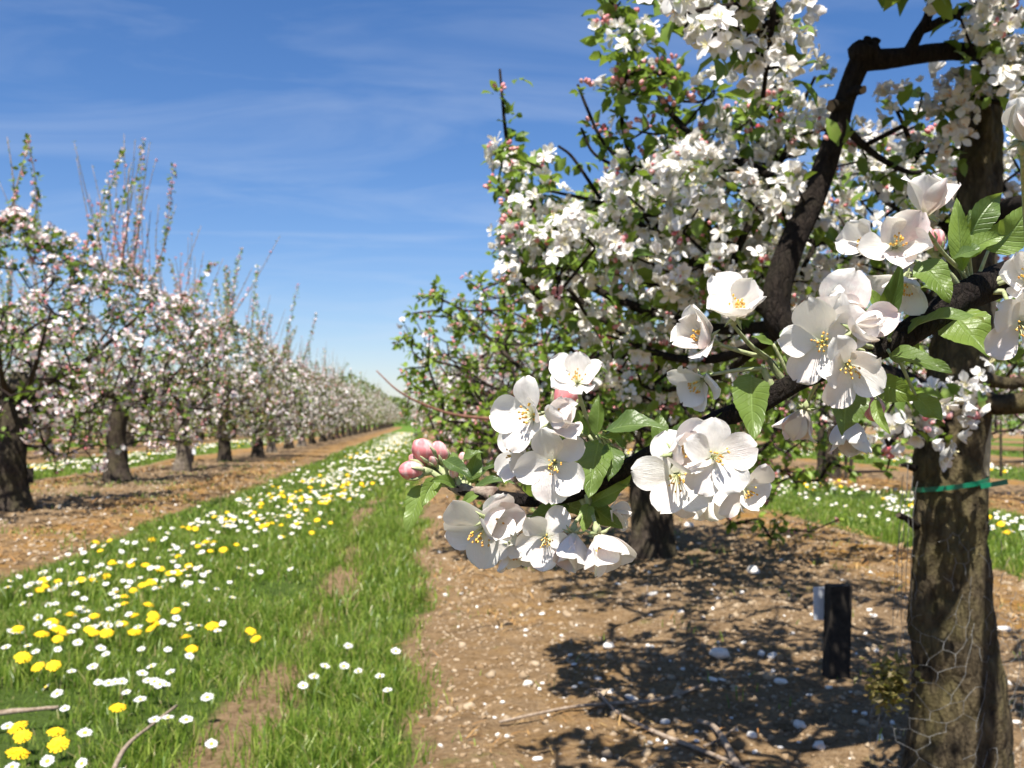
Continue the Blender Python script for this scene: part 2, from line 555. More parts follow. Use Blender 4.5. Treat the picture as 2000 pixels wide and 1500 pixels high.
def m_ground():
    s = Mat('orchard ground')
    att = s.n('ShaderNodeAttribute'); att.attribute_name = 'grassy'
    att2 = s.n('ShaderNodeAttribute'); att2.attribute_name = 'thatch'
    g = att.outputs['Fac']
    co = obj_co(s)
    a = s.noise(co, 1.6, 6, 0.62)
    b = s.noise(co, 11, 6, 0.66)
    d = s.noise(co, 70, 5, 0.7)
    soil = s.mix(s.ramp(b, [(0.32, 0.0), (0.68, 1.0)]), (0.115, 0.066, 0.030), (0.29, 0.19, 0.10))
    soil = s.mix(s.ramp(d, [(0.38, 0.0), (0.72, 0.75)]), soil, (0.38, 0.275, 0.165))
    soil = s.mix(s.math('MULTIPLY', s.ramp(d, [(0.28, 1.0), (0.42, 0.0)]), 0.5), soil, (0.07, 0.043, 0.022))
    th = s.math('MULTIPLY', att2.outputs['Fac'], s.ramp(s.noise(co, 4.5, 5, 0.7), [(0.40, 0.0), (0.60, 1.0)]))
    straw = s.mix(s.ramp(s.noise(co, 45, 4, 0.7), [(0.35, 0.0), (0.65, 1.0)]), (0.22, 0.105, 0.03), (0.40, 0.23, 0.06))
    soil = s.mix(th, soil, straw)
    moss = s.ramp(s.noise(co, 3.2, 5, 0.7), [(0.60, 0.0), (0.70, 0.55)])
    soil = s.mix(moss, soil, (0.15, 0.17, 0.04))
    wt = s.n('ShaderNodeTexVoronoi'); wt.inputs['Scale'].default_value = 26
    s.l(co, wt.inputs['Vector'])
    pale = s.math('MULTIPLY', s.ramp(wt.outputs['Distance'], [(0.10, 1.0), (0.16, 0.0)]), s.ramp(s.noise(co, 5, 2), [(0.48, 0.0), (0.6, 1.0)]))
    soil = s.mix(pale, soil, (0.52, 0.46, 0.38))
    turf = s.mix(b, (0.045, 0.075, 0.014), (0.10, 0.15, 0.028))
    far = s.mix(s.ramp(d, [(0.3, 0.0), (0.7, 1.0)]), (0.07, 0.13, 0.018), (0.13, 0.21, 0.035))
    rc = s.n('ShaderNodeSeparateXYZ'); s.l(co, rc.inputs[0])
    turf = s.mix(s.ramp(s.math('DIVIDE', rc.outputs['Y'], 60.0), [(0.2, 0.0), (0.6, 1.0)]), turf, far)
    edge = s.math('ADD', g, s.math('MULTIPLY', s.math('SUBTRACT', d, 0.5), 0.5), True)
    c = s.mix(s.ramp(edge, [(0.35, 0.0), (0.65, 1.0)]), soil, turf)
    h = s.math('ADD', s.math('MULTIPLY', b, 1.1), s.math('ADD', s.math('MULTIPLY', d, 0.4), s.math('MULTIPLY', s.noise(co, 260, 3), 0.12)))
    return s.done(s.principled(c, 0.97, 0.1, s.bump(h, 1.0, 0.05)))


MT['ground'] = m_ground()

# ------------------------------------------------------------------ ground
ys = np.concatenate([np.arange(-12, 1.6, 0.4), np.arange(1.6, 6.5, 0.022), np.arange(6.5, 14, 0.07), np.arange(14, 45, 0.4), np.geomspace(45, 900, 34)])
xs = np.concatenate([-np.geomspace(900, 26, 26), np.arange(-24, -7, 0.6), np.arange(-7, -2.6, 0.07), np.arange(-2.6, 3.2, 0.022), np.arange(3.2, 8, 0.08), np.arange(8, 26, 0.6), np.geomspace(27, 900, 26)])
GX, GY = np.meshgrid(xs, ys)
GZ = gz(GX, GY)
ground = mk('ground', [(np.stack([GX, GY, GZ], -1).reshape(-1, 3), grid_faces(len(ys), len(xs)), 0, None)], [MT['ground']], kind='structure')
al = alley(GX, GY)
gr = np.clip(al / 0.10 * 0.5 + 0.5, 0, 1) * (1 - 0.9 * np.clip(rut(GX, GY) * 1.3, 0, 1))
gr[(GY > 115)] = 1
at = ground.data.attributes.new('grassy', 'FLOAT', 'POINT')
at.data.foreach_set('value', gr.ravel().astype(np.float32))
kx = np.abs(GX - ALLEY_C - np.round((GX - ALLEY_C) / PERIOD) * PERIOD)
th = np.clip(1 - np.abs(kx - 1.45) / 0.55, 0, 1) * np.where((GX > -0.6) & (GX < 2), 0.3, 1.0)
at = ground.data.attributes.new('thatch', 'FLOAT', 'POINT')
at.data.foreach_set('value', np.clip(th * 1.5, 0, 1).ravel().astype(np.float32))
tag(ground, 'bare brown orchard soil with mossy straw and grass alleys', None)

# ------------------------------------------------------------------ grass (uncountable)
def blades(x, y, h, w, seed, lean=0.5):
    r = np.random.default_rng(seed)
    n = len(x)
    az = r.uniform(0, 6.283, n); ln = np.abs(r.normal(0, lean, n)) * h
    dx, dy = np.cos(az) * ln, np.sin(az) * ln
    fa = r.uniform(0, 6.283, n)
    wx, wy = np.cos(fa) * w / 2, np.sin(fa) * w / 2
    z0 = gz(x, y) - 0.004
    V = np.zeros((n, 7, 3))
    for k, (t, ww) in enumerate(((0, 1.0), (0.45, 0.85), (0.8, 0.5))):
        zz = z0 + h * t * (1 - 0.12 * t)
        bx, by = x + dx * t * t, y + dy * t * t
        V[:, 2 * k] = np.stack([bx - wx * ww, by - wy * ww, zz], -1)
        V[:, 2 * k + 1] = np.stack([bx + wx * ww, by + wy * ww, zz], -1)
    V[:, 6] = np.stack([x + dx, y + dy, z0 + h * np.maximum(0.25, 0.95 - 0.35 * ln / h)], -1)
    b = (np.arange(n) * 7)[:, None]
    q = np.concatenate([b + np.array([[0, 1, 3, 2]]), b + np.array([[2, 3, 5, 4]])])
    t = b + np.array([[4, 5, 6]])
    return V.reshape(-1, 3), q, t


def scatter(x0, x1, y0, y1, n, seed):
    r = np.random.default_rng(seed)
    return r.uniform(x0, x1, n), r.uniform(y0, y1, n), r


def grass_field(zones, label):
    parts, off = [], 0
    for (x0, x1, y0, y1, n, h, w, sd) in zones:
        x, y, r = scatter(x0, x1, y0, y1, n, sd)
        a = alley(x, y)
        cl = vnoise(x, y, 0.22, 21) + 0.8 * vnoise(x, y, 0.7, 22)
        ru = rut(x, y)
        keep = (a + 0.05 * r.normal(size=n) > 0.0) & (r.random(n) > ru * 0.93) & (r.random(n) < 0.75 + 0.9 * cl)
        vis = np.abs(np.arctan2(x, y) - YAW) < math.radians(30)
        keep &= vis
        x, y, a, cl = x[keep], y[keep], a[keep], cl[keep]
        lush = np.clip((x + 0.5) / 0.25, 0, 1) * np.clip((0.3 - x) / 0.2, 0, 1)
        hh = h * np.clip(0.8 + 1.0 * cl + 0.35 * lush, 0.35, 1.8) * r.uniform(0.45, 1.35, len(x)) * np.clip(0.5 + a * 3, 0.5, 1)
        V, q, t = blades(x, y, hh, w * r.uniform(0.6, 1.3, len(x)), sd + 100)
        parts.append((V, q, 0, None))
        parts.append((V[:0], t + off - off, 0, None)) if False else None
        parts[-1] = (V, q, 0, None)
        tri.append((V.reshape(-1, 7, 3)[:, 4:7].reshape(-1, 3), np.arange(len(x) * 3).reshape(-1, 3), 0, None))
    return parts


tri = []
zs = [(-2.6, 0.15, 1.9, 4.2, 62000, 0.075, 0.0042, 1), (-2.6, 0.15, 4.2, 8, 52000, 0.075, 0.0065, 2), (-2.6, 0.2, 8, 18, 34000, 0.075, 0.012, 3),
      (-2.6, 0.2, 18, 60, 30000, 0.075, 0.03, 4)]
pg = grass_field(zs, '')
g1 = mk('grass', pg + tri, [MT['grass']])
tag(g1, 'green grass of the near alley with a worn track', 'grass', None, 'stuff')
tri = []
zs = [(2.5, 5.4, 4.2, 10, 42000, 0.085, 0.008, 5), (2.5, 5.4, 10, 40, 26000, 0.08, 0.02, 6), (7.4, 10.6, 9, 40, 14000, 0.08, 0.025, 7), (12.4, 15.6, 15, 50, 8000, 0.08, 0.03, 77)]
g2 = mk('grass', grass_field(zs, '') + tri, [MT['grass']])
tag(g2, 'green grass alleys behind the big trunk on the right', 'grass', None, 'stuff')
tri = []
zs = [(-7.6, -4.6, 9, 22, 26000, 0.08, 0.016, 8), (-7.6, -4.6, 22, 60, 14000, 0.08, 0.035, 9), (-12.6, -9.4, 15, 60, 14000, 0.08, 0.035, 10)]
g3 = mk('grass', grass_field(zs, '') + tri, [MT['grass']])
tag(g3, 'green grass alleys beyond the left row of trunks', 'grass', None, 'stuff')

# sparse green tufts and dry straw on the soil strips
x, y, r = scatter(-0.2, 3.2, 2.2, 9, 6200, 31)
c = vnoise(x, y, 0.16, 33)
k = (alley(x, y) < 0.02) & (c > 0.27)
x, y = x[k], y[k]
V, q, t = blades(x, y, r.uniform(0.02, 0.06, len(x)), np.full(len(x), 0.004), 34, 0.7)
x2, y2, r = scatter(-4.5, -1.9, 5, 20, 9000, 35)
k = (alley(x2, y2) < 0.05) & (vnoise(x2, y2, 0.35, 36) > 0.22)
x2, y2 = x2[k], y2[k]
V2, q2, t2 = blades(x2, y2, r.uniform(0.03, 0.08, len(x2)), np.full(len(x2), 0.009), 37, 0.7)
tufts = mk('grass', [(V, q, 0, None), (V2, q2, 0, None)], [MT['grass']])
tag(tufts, 'sparse green weed tufts on the brown soil strips', 'weeds', None, 'stuff')


def straw(x, y, ln, w, seed):
    r = np.random.default_rng(seed); n = len(x)
    az = r.uniform(0, 6.283, n)
    d = np.stack([np.cos(az), np.sin(az), r.normal(0.05, 0.16, n)], -1) * ln[:, None] / 2
    s = np.stack([-np.sin(az), np.cos(az), np.zeros(n)], -1) * w[:, None] / 2
    c = np.stack([x, y, gz(x, y) + 0.006 + r.uniform(0, 0.008, n)], -1)
    bend = np.zeros((n, 3)); bend[:, 2] = r.uniform(0, 0.18, n) * ln
    V = np.stack([c - d - s, c - d + s, c + bend - s, c + bend + s, c + d - s * 0.3, c + d + s * 0.3], 1)
    b = (np.arange(n) * 6)[:, None]
    return V.reshape(-1, 3), np.concatenate([b + np.array([[0, 1, 3, 2]]), b + np.array([[2, 3, 5, 4]])])


x, y, r = scatter(-4.6, 6.6, 2.2, 16, 90000, 41)
kx_ = np.abs(x - ALLEY_C - np.round((x - ALLEY_C) / PERIOD) * PERIOD)
dens = np.clip(1 - np.abs(kx_ - 1.4) / 0.6, 0.04, 1) * np.clip(0.35 + 2.4 * vnoise(x, y, 0.33, 42), 0, 1) * np.where((x > -0.5) & (x < 2.2), 0.8, 1)
k = (alley(x, y) < 0.04) & (r.random(len(x)) < dens) & (np.abs(np.arctan2(x, y) - YAW) < math.radians(30))
x, y = x[k], y[k]
dd = np.hypot(x, y)
ln = r.uniform(0.03, 0.10, len(x)) * np.clip(dd / 4, 0.7, 2); wd = r.uniform(0.002, 0.004, len(x)) * np.clip(dd / 3, 1, 4)
V, q = straw(x, y, ln, wd, 43)
st = mk('straw', [(V, q, 0, None)], [MT['straw']])
tag(st, 'orange brown dead grass lying on the soil strips', 'dead grass', None, 'stuff')

# small clods and gravel
SV, SF = sphere_t(5, 6)


def stones_mesh(x, y, s, seed, flat=0.6):
    r = np.random.default_rng(seed); n = len(x)
    M = frames(norm(np.stack([r.normal(0, .25, n), r.normal(0, .25, n), np.ones(n)], -1)), r.uniform(0, 6.28, n))
    sc_ = np.stack([s * r.uniform(0.7, 1.4, n), s * r.uniform(0.6, 1.0, n), s * flat * r.uniform(0.5, 1.1, n)], -1)
    M = M * sc_[:, None, :]
    V, Fc = inst(SV, SF, M, np.stack([x, y, gz(x, y) + s * 0.12], -1))
    V = V.reshape(n, len(SV), 3)
    jit = r.normal(0, 0.14, (n, 5, 6, 3)); jit[:, 0] = jit[:, 0, :1]; jit[:, -1] = jit[:, -1, :1]
    return (V + jit.reshape(n, -1, 3) * s[:, None, None]).reshape(-1, 3), Fc


x, y, r = scatter(-0.1, 3.0, 2.2, 7.5, 12000, 51)
k = (alley(x, y) < -0.05) & (np.abs(np.arctan2(x, y) - YAW) < math.radians(29))
x, y = x[k], y[k]
V1, F1 = stones_mesh(x, y, r.uniform(0.0025, 0.010, len(x)) * (1 + 1.0 * (r.random(len(x)) > 0.93)), 52, 0.8)
x, y, r = scatter(-4.8, -2.0, 5, 18, 3500, 53)
k = (alley(x, y) < -0.05)
x, y = x[k], y[k]
V2, F2 = stones_mesh(x, y, r.uniform(0.008, 0.024, len(x)), 54, 0.7)
gv = mk('gravel', [(V1, F1, 0, None), (V2, F2, 0, None)], [MT['clod']])
tag(gv, 'small tan clods and gravel strewn over the soil', 'gravel', None, 'stuff')

# white flints, one object each
STN = []
for k in range(7):
    r = np.random.default_rng(60 + k)
    Vt, Ft = sphere_t(9, 12)
    dn = sum(a_ * np.sin(Vt @ r.normal(0, f_, 3) + r.uniform(0, 6))[:, None] for a_, f_ in ((0.16, 1.6), (0.10, 3.2), (0.05, 6)))
    Vt = Vt * (1 + dn) * np.array([1.0, r.uniform(0.6, 0.85), r.uniform(0.4, 0.6)])
    me = bpy.data.meshes.new('white_stone')
    me.from_pydata([tuple(v) for v in Vt], [], [tuple(int(q_) for q_ in f_) for f_ in Ft])
    me.materials.append(MT['stone'])
    me.polygons.foreach_set('use_smooth', np.full(len(Ft), True)); me.update()
    STN.append(me)


def stone(px, py, wpx, label, i, group='white stones on the soil'):
    g = ground_at(px, py)
    d = np.dot(g - C0, FW)
    o = bpy.data.objects.new('white_stone', STN[i % 7])
    COL.objects.link(o)
    s = wpx / F * d / 2 * 0.95
    o.location = (g[0], g[1], float(gz(g[0], g[1])) + s * 0.28)
    o.scale = (s, s, s)
    o.rotation_euler = (0.2 * math.sin(i), 0.2 * math.cos(i * 1.7), i * 1.37)
    tag(o, label, 'stone', group)


ST = [(1408, 1300, 44, 'largest white flint lying on the sunlit soil'), (1470, 1137, 40, 'broad white flint on the sunny soil above the black post'),
      (1392, 1345, 20, 'small white flint just below the largest flint'), (1190, 1362, 26, 'cream angular stone above the crossed sticks'),
      (1232, 1372, 28, 'cream stone beside the cream angular stone near the sticks'), (1298, 1416, 24, 'long pale stone between the two crossed sticks'),
      (1562, 1427, 34, 'white flint in the shade at the foot of the black post'), (1030, 1352, 22, 'flat pale stone at the left of the shaded soil'),
      (1054, 1358, 14, 'little white stone beside the flat pale stone'), (1050, 1480, 22, 'long white flint at the bottom edge of the soil'),
      (1487, 1295, 22, 'orange tinted flint right of the largest flint'), (1275, 1182, 22, 'bluish flint in the dappled shade under the blossom'),
      (1510, 1300, 26, 'grey shaded flint beside the orange tinted flint'), (1330, 1215, 20, 'pale flint under the hanging blossom cluster'),
      (1190, 1270, 26, 'curved shaded flint in the dark soil patch'), (1265, 1275, 16, 'small cream flint right of the curved shaded flint'),
      (1525, 1350, 26, 'grey blue flint in the shade left of the post'), (1600, 1470, 40, 'pale lump of chalk near the bottom right'),
      (1410, 1345, 16, 'small grey flint below and right of the largest flint'), (870, 1163, 13, 'little white stone by the grass edge'),
      (860, 1452, 14, 'small white stone among yellow straw near the grass'), (1345, 1040, 24, 'white flint by the trunk behind the blossom'),
      (1320, 1078, 22, 'bluish white flint at the foot of the second right trunk'), (1960, 1245, 30, 'white flint right of the wire guarded trunk'),
      (1970, 1345, 18, 'tan stone right of the wire guard'), (1985, 1418, 20, 'white stone at the right edge below the guard'),
      (1720, 1465, 20, 'two toned stone in shade left of the guarded trunk'), (1470, 1460, 26, 'pale stone by the forked stick')]
for i, (px, py, w_, lb) in enumerate(ST):
    stone(px, py, w_, lb, i)
r = np.random.default_rng(70)
n = 0
while n < 170:
    px, py = r.uniform(850, 2000), 960 + 540 * r.random() ** 1.3
    g = ground_at(px, py)
    if alley(g[0], g[1]) > -0.12 or (px > 1770 and py > 1000): continue
    w_ = r.uniform(6, 15) * (0.55 + 0.6 * (py - 900) / 500)
    z_ = ('on the sunlit soil beside the grass' if px < 1060 else 'on the dappled soil under the blossom tree' if py > 1180 else 'on the far soil past the dappled shade')
    stone(px, py, w_, ('small white stone ' if w_ < 9 else 'white stone ') + z_, n + 3, ('small white stones ' if w_ < 9 else 'white stones ') + z_)
    n += 1
n = 0
while n < 60:
    px, py = r.uniform(0, 640), r.uniform(890, 1120)
    g = ground_at(px, py)
    if not (-4.6 < g[0] < -2.15): continue
    stone(px, py, r.uniform(4, 9), 'small pale stone on the soil under the left row', n, 'pale stones under the left row')
    n += 1

# ------------------------------------------------------------------ daisies and dandelions
def daisy_parts(lod):
    n = 18 if lod == 0 else 11
    a = np.linspace(0, 2 * math.pi, n, endpoint=False)
    r = np.random.default_rng(5)
    rays = []
    for i, t in enumerate(a):
        t = t + r.normal(0, 0.05); L_ = r.uniform(0.88, 1.05); w = 0.12 if lod == 0 else 0.2
        z1 = r.uniform(-0.05, 0.10)
        d, s = np.array([math.cos(t), math.sin(t), 0]), np.array([-math.sin(t), math.cos(t), 0])
        z = np.array([0, 0, 1.0])
        rays.append(np.array([d * 0.25 - s * w * .4, d * 0.25 + s * w * .4, d * 0.65 - s * w + z * 0.1, d * 0.65 + s * w + z * 0.1, d * 0.92 - s * w * .8 + z * (0.1 + z1), d * L_ * 1.02 + z * (.08 + z1), d * 0.92 + s * w * .8 + z * (0.1 + z1)]))
    V = np.concatenate(rays)
    b = (np.arange(n) * 7)[:, None]
    Fq = np.concatenate([b + np.array([[0, 1, 3, 2]]), b + np.array([[2, 3, 6, 4]])])
    Ft = b + np.array([[4, 6, 5]])
    dV, dF = sphere_t(5, 8)
    dV = dV * np.array([0.36, 0.36, 0.22]) + np.array([0, 0, 0.06])
    sV, sF = tube([[0, 0, -3.6], [0.06, 0.02, -1.8], [0, 0, 0]], [0.07, 0.06, 0.09], 5)
    return (V, Fq, Ft), (dV, dF), (sV, sF)


def dand_parts(lod):
    r = np.random.default_rng(6)
    V, q = [], []
    for ring, (n, r1, z1, w) in enumerate(((22, 1.0, 0.05, 0.10), (19, 0.78, 0.22, 0.10), (14, 0.52, 0.34, 0.10), (9, 0.3, 0.40, 0.09))):
        if lod: n = n // 2; w *= 1.8
        for t in np.linspace(0, 2 * math.pi, n, endpoint=False) + ring * .1:
            t += r.normal(0, .06)
            L_ = r1 * r.uniform(0.88, 1.08); z_ = z1 + r.normal(0, .04)
            d, s, z = np.array([math.cos(t), math.sin(t), 0]), np.array([-math.sin(t), math.cos(t), 0]), np.array([0, 0, 1.0])
            o = len(V)
            V += [d * .04 - s * w * .3, d * .04 + s * w * .3, d * L_ * .6 + s * w + z * (z_ + .08), d * L_ * .6 - s * w + z * (z_ + .08), d * L_ + s * w * .8 + z * z_, d * L_ - s * w * .8 + z * z_]
            q += [[o, o + 1, o + 2, o + 3], [o + 3, o + 2, o + 4, o + 5]]
    sV, sF = tube([[0, 0, -2.4], [0.05, 0.03, -1.2], [0, 0, -.1]], [0.06, 0.06, 0.08], 5)
    cV, cF = tube([[0, 0, -.35], [0, 0, -.2], [0, 0, 0.06]], [0.1, 0.26, 0.30], 8)
    return (np.array(V), np.array(q)), (np.concatenate([sV, cV]), np.concatenate([sF, cF + len(sV)]))


def local_mesh(name, parts, mats):
    o = mk(name, parts, mats)
    me = o.data
    bpy.data.objects.remove(o)
    return me


(dv0, dq0, dt0), (dd0, df0), (ds0, dsf0) = daisy_parts(0)
DA_RAY = local_mesh('daisy', [(dv0, dq0, 0, None), (dv0, dt0, 0, None)], [MT['ray']])
DA_DISC = local_mesh('disc', [(dd0, df0, 0, None)], [MT['disc']])
DA_STEM = local_mesh('stem', [(ds0, dsf0, 0, None)], [MT['stalk']])
(dv1, dq1, dt1), (dd1, df1), (ds1, dsf1) = daisy_parts(1)
DA_LOW = local_mesh('daisy', [(dv1, dq1, 0, None), (dv1, dt1, 0, None), (dd1, df1, 1, None), (ds1, dsf1, 2, None)], [MT['ray'], MT['disc'], MT['stalk']])
(pv0, pq0), (ps0, psf0) = dand_parts(0)
DN_HEAD = local_mesh('dandelion', [(pv0, pq0, 0, None)], [MT['dandelion']])
DN_STEM = local_mesh('stem', [(ps0, psf0, 0, None)], [MT['stalk']])
(pv1, pq1), (ps1, psf1) = dand_parts(1)
DN_LOW = local_mesh('dandelion', [(pv1, pq1, 0, None), (ps1, psf1, 1, None)], [MT['dandelion'], MT['stalk']])
frng = np.random.default_rng(77)


def flower(kind, x, y, h, rad, label, group, parts, tilt=None):
    me = (DA_RAY if parts else DA_LOW) if kind == 'daisy' else (DN_HEAD if parts else DN_LOW)
    o = bpy.data.objects.new(kind, me)
    COL.objects.link(o)
    o.location = (x, y, float(gz(x, y)) + h)
    o.scale = (rad, rad, rad)
    # heads lean towards the sun and the open alley
    tx, ty = tilt if tilt is not None else (frng.normal(0.35, 0.18), frng.normal(-0.12, 0.2))
    o.rotation_euler = (tx, ty, frng.uniform(0, 0.6))
    tag(o, label, kind, group)
    if parts:
        for nm, m_ in ((('disc', DA_DISC), ('stem', DA_STEM)) if kind == 'daisy' else (('stem', DN_STEM),)):
            c_ = bpy.data.objects.new(nm, m_); COL.objects.link(c_); c_.parent = o
    return o


ORD = ['first', 'second', 'third', 'fourth', 'fifth', 'sixth', 'seventh', 'eighth', 'ninth', 'tenth', 'eleventh', 'twelfth']
near_d = [(22, 1230), (12, 1258), (55, 1257), (70, 1270), (113, 1267), (152, 1255), (197, 1265), (207, 1275), (276, 1263), (328, 1261), (370, 1273), (140, 1306), (181, 1298), (192, 1322), (212, 1323), (225, 1321), (238, 1320), (278, 1307), (296, 1295), (289, 1318), (302, 1319), (313, 1323), (324, 1323), (333, 1304), (90, 1330), (112, 1339), (247, 1336), (274, 1347), (127, 1363), (302, 1385), (328, 1381), (364, 1387), (15, 1395), (166, 1410), (160, 1470), (93, 1465), (24, 1476), (30, 1499), (52, 1497), (234, 1488), (371, 1221),
          (680, 1250), (773, 1257), (635, 1283), (700, 1292), (613, 1303), (592, 1325), (757, 1335), (742, 1303), (672, 1283), (405, 1345), (413, 1438), (660, 1498), (425, 1222), (435, 1208)]
near_y = [(82, 1237), (113, 1247), (175, 1230), (184, 1238), (240, 1220), (262, 1203), (300, 1203), (303, 1217), (363, 1237), (375, 1258), (45, 1282), (75, 1299), (105, 1297), (231, 1362), (36, 1398), (45, 1415), (110, 1408), (115, 1433), (35, 1450), (103, 1213), (138, 1200), (344, 1191), (290, 1180), (243, 1178), (415, 1214), (490, 1223), (500, 1238)]


def px_band(py):
    for lo, nm in ((1440, 'in the bottom corner of the grass'), (1375, 'level with the leaning twig'), (1325, 'level with the twig top'), (1290, 'just above the short stick'), (1245, 'in the middle of the near grass'), (0, 'in the upper part of the near grass')):
        if py >= lo: return nm


def place_near(kind, lst, h, rad):
    rows = {}
    for px, py in lst:
        rows.setdefault((px_band(py), px > 560), []).append((px, py))
    for (nm, right), L_ in rows.items():
        L_.sort()
        where = 'on the right of the worn track' if right else nm
        if right:
            L_ = L_
        for i, (px, py) in enumerate(L_):
            if right:
                lab = f"white daisy right of the worn track, {nm.replace('in the ', '').replace('of the near grass', 'grass')}, {ORD[i]} from left"
            else:
                lab = f"{'white' if kind == 'daisy' else 'yellow'} {kind} {nm}, {ORD[i] if i < 12 else 'last'} from the left"
            g = ground_at(px, py, h)
            s = rad * frng.uniform(0.82, 1.15)
            flower(kind, g[0], g[1], h, s, lab, 'daisies in the near grass' if kind == 'daisy' else 'dandelions in the near grass', True)


place_near('daisy', near_d, 0.075, 0.0155)
place_near('dandelion', near_y, 0.075, 0.022)

# the flowery band further on
def band_points(n, y0, y1, seed, spread=0.33, cx=-1.42):
    r = np.random.default_rng(seed)
    y = y0 + (y1 - y0) * r.random(n) ** 1.25
    c = cx + 0.35 * np.clip((y - 3.5) / 8, 0, 1)
    x = c + r.normal(0, spread, n)
    k = (alley(x, y) > 0.05) & (rut(x, y) < 0.3) & (vnoise(x, y, 0.55, 81) + 0.6 * vnoise(x, y, .2, 82) > -0.22)
    return x[k], y[k]


xd, yd = band_points(500, 3.7, 13, 83)
o_ = np.argsort(yd); xd, yd = xd[o_], yd[o_]
nd = 300 - len(near_d)
for x, y in zip(xd[:nd], yd[:nd]):
    z_ = ('level with the first left trunk' if y > 8.2 else 'level with the black post on the left' if y > 6 else 'where the flowers stand thickest' if y > 4.7 else 'nearer the camera than the thickest flowers')
    flower('daisy', x, y, frng.uniform(0.06, 0.085), 0.0155 * frng.uniform(0.8, 1.15), 'white daisy in the flowery band, ' + z_, 'daisies in the flowery band, ' + z_, y < 4.6)
xy_, yy_ = band_points(230, 3.6, 15, 84)
o_ = np.argsort(yy_); xy_, yy_ = xy_[o_], yy_[o_]
for x, y in zip(xy_[:120], yy_[:120]):
    z_ = ('level with the first left trunk' if y > 8.2 else 'level with the black post on the left' if y > 6 else 'where the flowers stand thickest' if y > 4.7 else 'nearer the camera than the thickest flowers')
    flower('dandelion', x, y, frng.uniform(0.06, 0.09), 0.0225 * frng.uniform(0.7, 1.1), 'yellow dandelion in the flowery band, ' + z_, 'dandelions in the flowery band, ' + z_, y < 4.6)


def flower_mass(name, x, y, s, label, yellow=0.0, seed=1):
    r = np.random.default_rng(seed); n = len(x)
    nrm = np.stack([r.normal(-.15, .25, n), r.normal(-.45, .2, n), np.ones(n)], -1)
    M = frames(nrm, r.uniform(0, 6.28, n)) * s[:, None, None]
    T = np.stack([x, y, gz(x, y) + r.uniform(.06, .085, n)], -1)
    ky = r.random(n) < yellow
    parts = []
    V, Fq = inst(dv1, dq1, M[~ky], T[~ky]); parts.append((V, Fq, 0, None))
    V, Fq = inst(dv1, dt1, M[~ky], T[~ky]); parts.append((V, Fq, 0, None))
    V, Fq = inst(dd1, df1, M[~ky], T[~ky]); parts.append((V, Fq, 1, None))
    if ky.any():
        V, Fq = inst(pv1, pq1, M[ky] * 1.35, T[ky]); parts.append((V, Fq, 2, None))
    return tag(mk(name, parts, [MT['ray'], MT['disc'], MT['dandelion']]), label, 'daisies', None, 'stuff')


xa, ya = band_points(1050, 12, 60, 85, 0.34, -1.35)
xd_r, yd_r = xd[nd:], yd[nd:]
xa = np.concatenate([xa, xd_r]); ya = np.concatenate([ya, yd_r])
flower_mass('daisy_patch', xa, ya, np.where(ya > 14, 0.024, 0.0175) * frng.uniform(.8, 1.2, len(xa)), 'white mass of daisies far along the path', 0.05, 86)


def alley_points(k, n, y0, y1, seed, off=0.0, sp=0.4):
    r = np.random.default_rng(seed)
    y = y0 + (y1 - y0) * r.random(n) ** 1.2
    x = ALLEY_C + k * PERIOD + off + r.normal(0, sp, n)
    kk = (alley(x, y) > 0.05) & (vnoise(x, y, 0.8, 87) > -0.15)
    return x[kk], y[kk]


x1, y1 = alley_points(1, 900, 6, 30, 88, 0.35)
x2, y2 = alley_points(2, 500, 10, 40, 89)
x1 = np.concatenate([x1, x2]); y1 = np.concatenate([y1, y2])
flower_mass('daisy_patch', x1, y1, np.where(y1 > 12, 0.024, 0.017) * frng.uniform(.8, 1.2, len(x1)), 'white daisies on the grass alley behind the big trunk', 0.10, 90)
x1, y1 = alley_points(-1, 1300, 10, 40, 91, 0.0, 0.5)
flower_mass('daisy_patch', x1, y1, 0.024 * frng.uniform(.8, 1.2, len(x1)), 'white daisies on the grass beyond the left row', 0.05, 92)

# ------------------------------------------------------------------ blossom and leaf shapes
def petal_grid(nu, nv, Ls, Wd, th0, curl, cup, r, wave=0.05):
    """petal growing along +x from the origin, flower axis +z"""
    u = np.linspace(0.0, 1.0, nu); v = np.linspace(-1, 1, nv)
    wp = np.where(u < 0.58, 0.12 + 0.88 * np.sin(np.clip(u / 0.58, 0, 1) * math.pi / 2) ** 1.25, np.sqrt(np.clip(1 - ((u - 0.58) / 0.425) ** 2, 0, 1)))
    th = th0 + curl * u
    ds = Ls / (nu - 1)
    xc = np.concatenate([[0], np.cumsum(np.cos((th[1:] + th[:-1]) / 2) * ds)])
    zc = np.concatenate([[0], np.cumsum(np.sin((th[1:] + th[:-1]) / 2) * ds)])
    U, Vv = np.meshgrid(u, v, indexing='ij')
    hw = (wp * Wd / 2)[:, None] * Vv
    asym = 0.06 * Wd * r.normal() * U ** 2
    hgt = cup * (hw / (Wd / 2)) ** 2 * Wd * 0.5 * np.sin(np.clip(U * 1.15, 0, 1) * math.pi / 2)
    p1, p2, p3 = r.uniform(0, 6.28, 3)
    hgt = hgt + wave * Ls * U * (np.sin(3.1 * Vv + p1) * 0.5 + np.abs(Vv) * np.sin(5.5 * U + 2 * Vv + p2) * 0.6)
    tipcut = 1 - 0.07 * np.exp(-(Vv / 0.22) ** 2) * (U > 0.85) * r.random()
    nx, nz = -np.sin(th)[:, None], np.cos(th)[:, None]
    X = xc[:, None] * tipcut + nx * hgt
    Z = zc[:, None] * tipcut + nz * hgt
    Y = hw + asym
    return np.stack([X, Y, Z], -1).reshape(-1, 3), grid_faces(nu, nv), np.stack([U, Vv], -1).reshape(-1, 2)


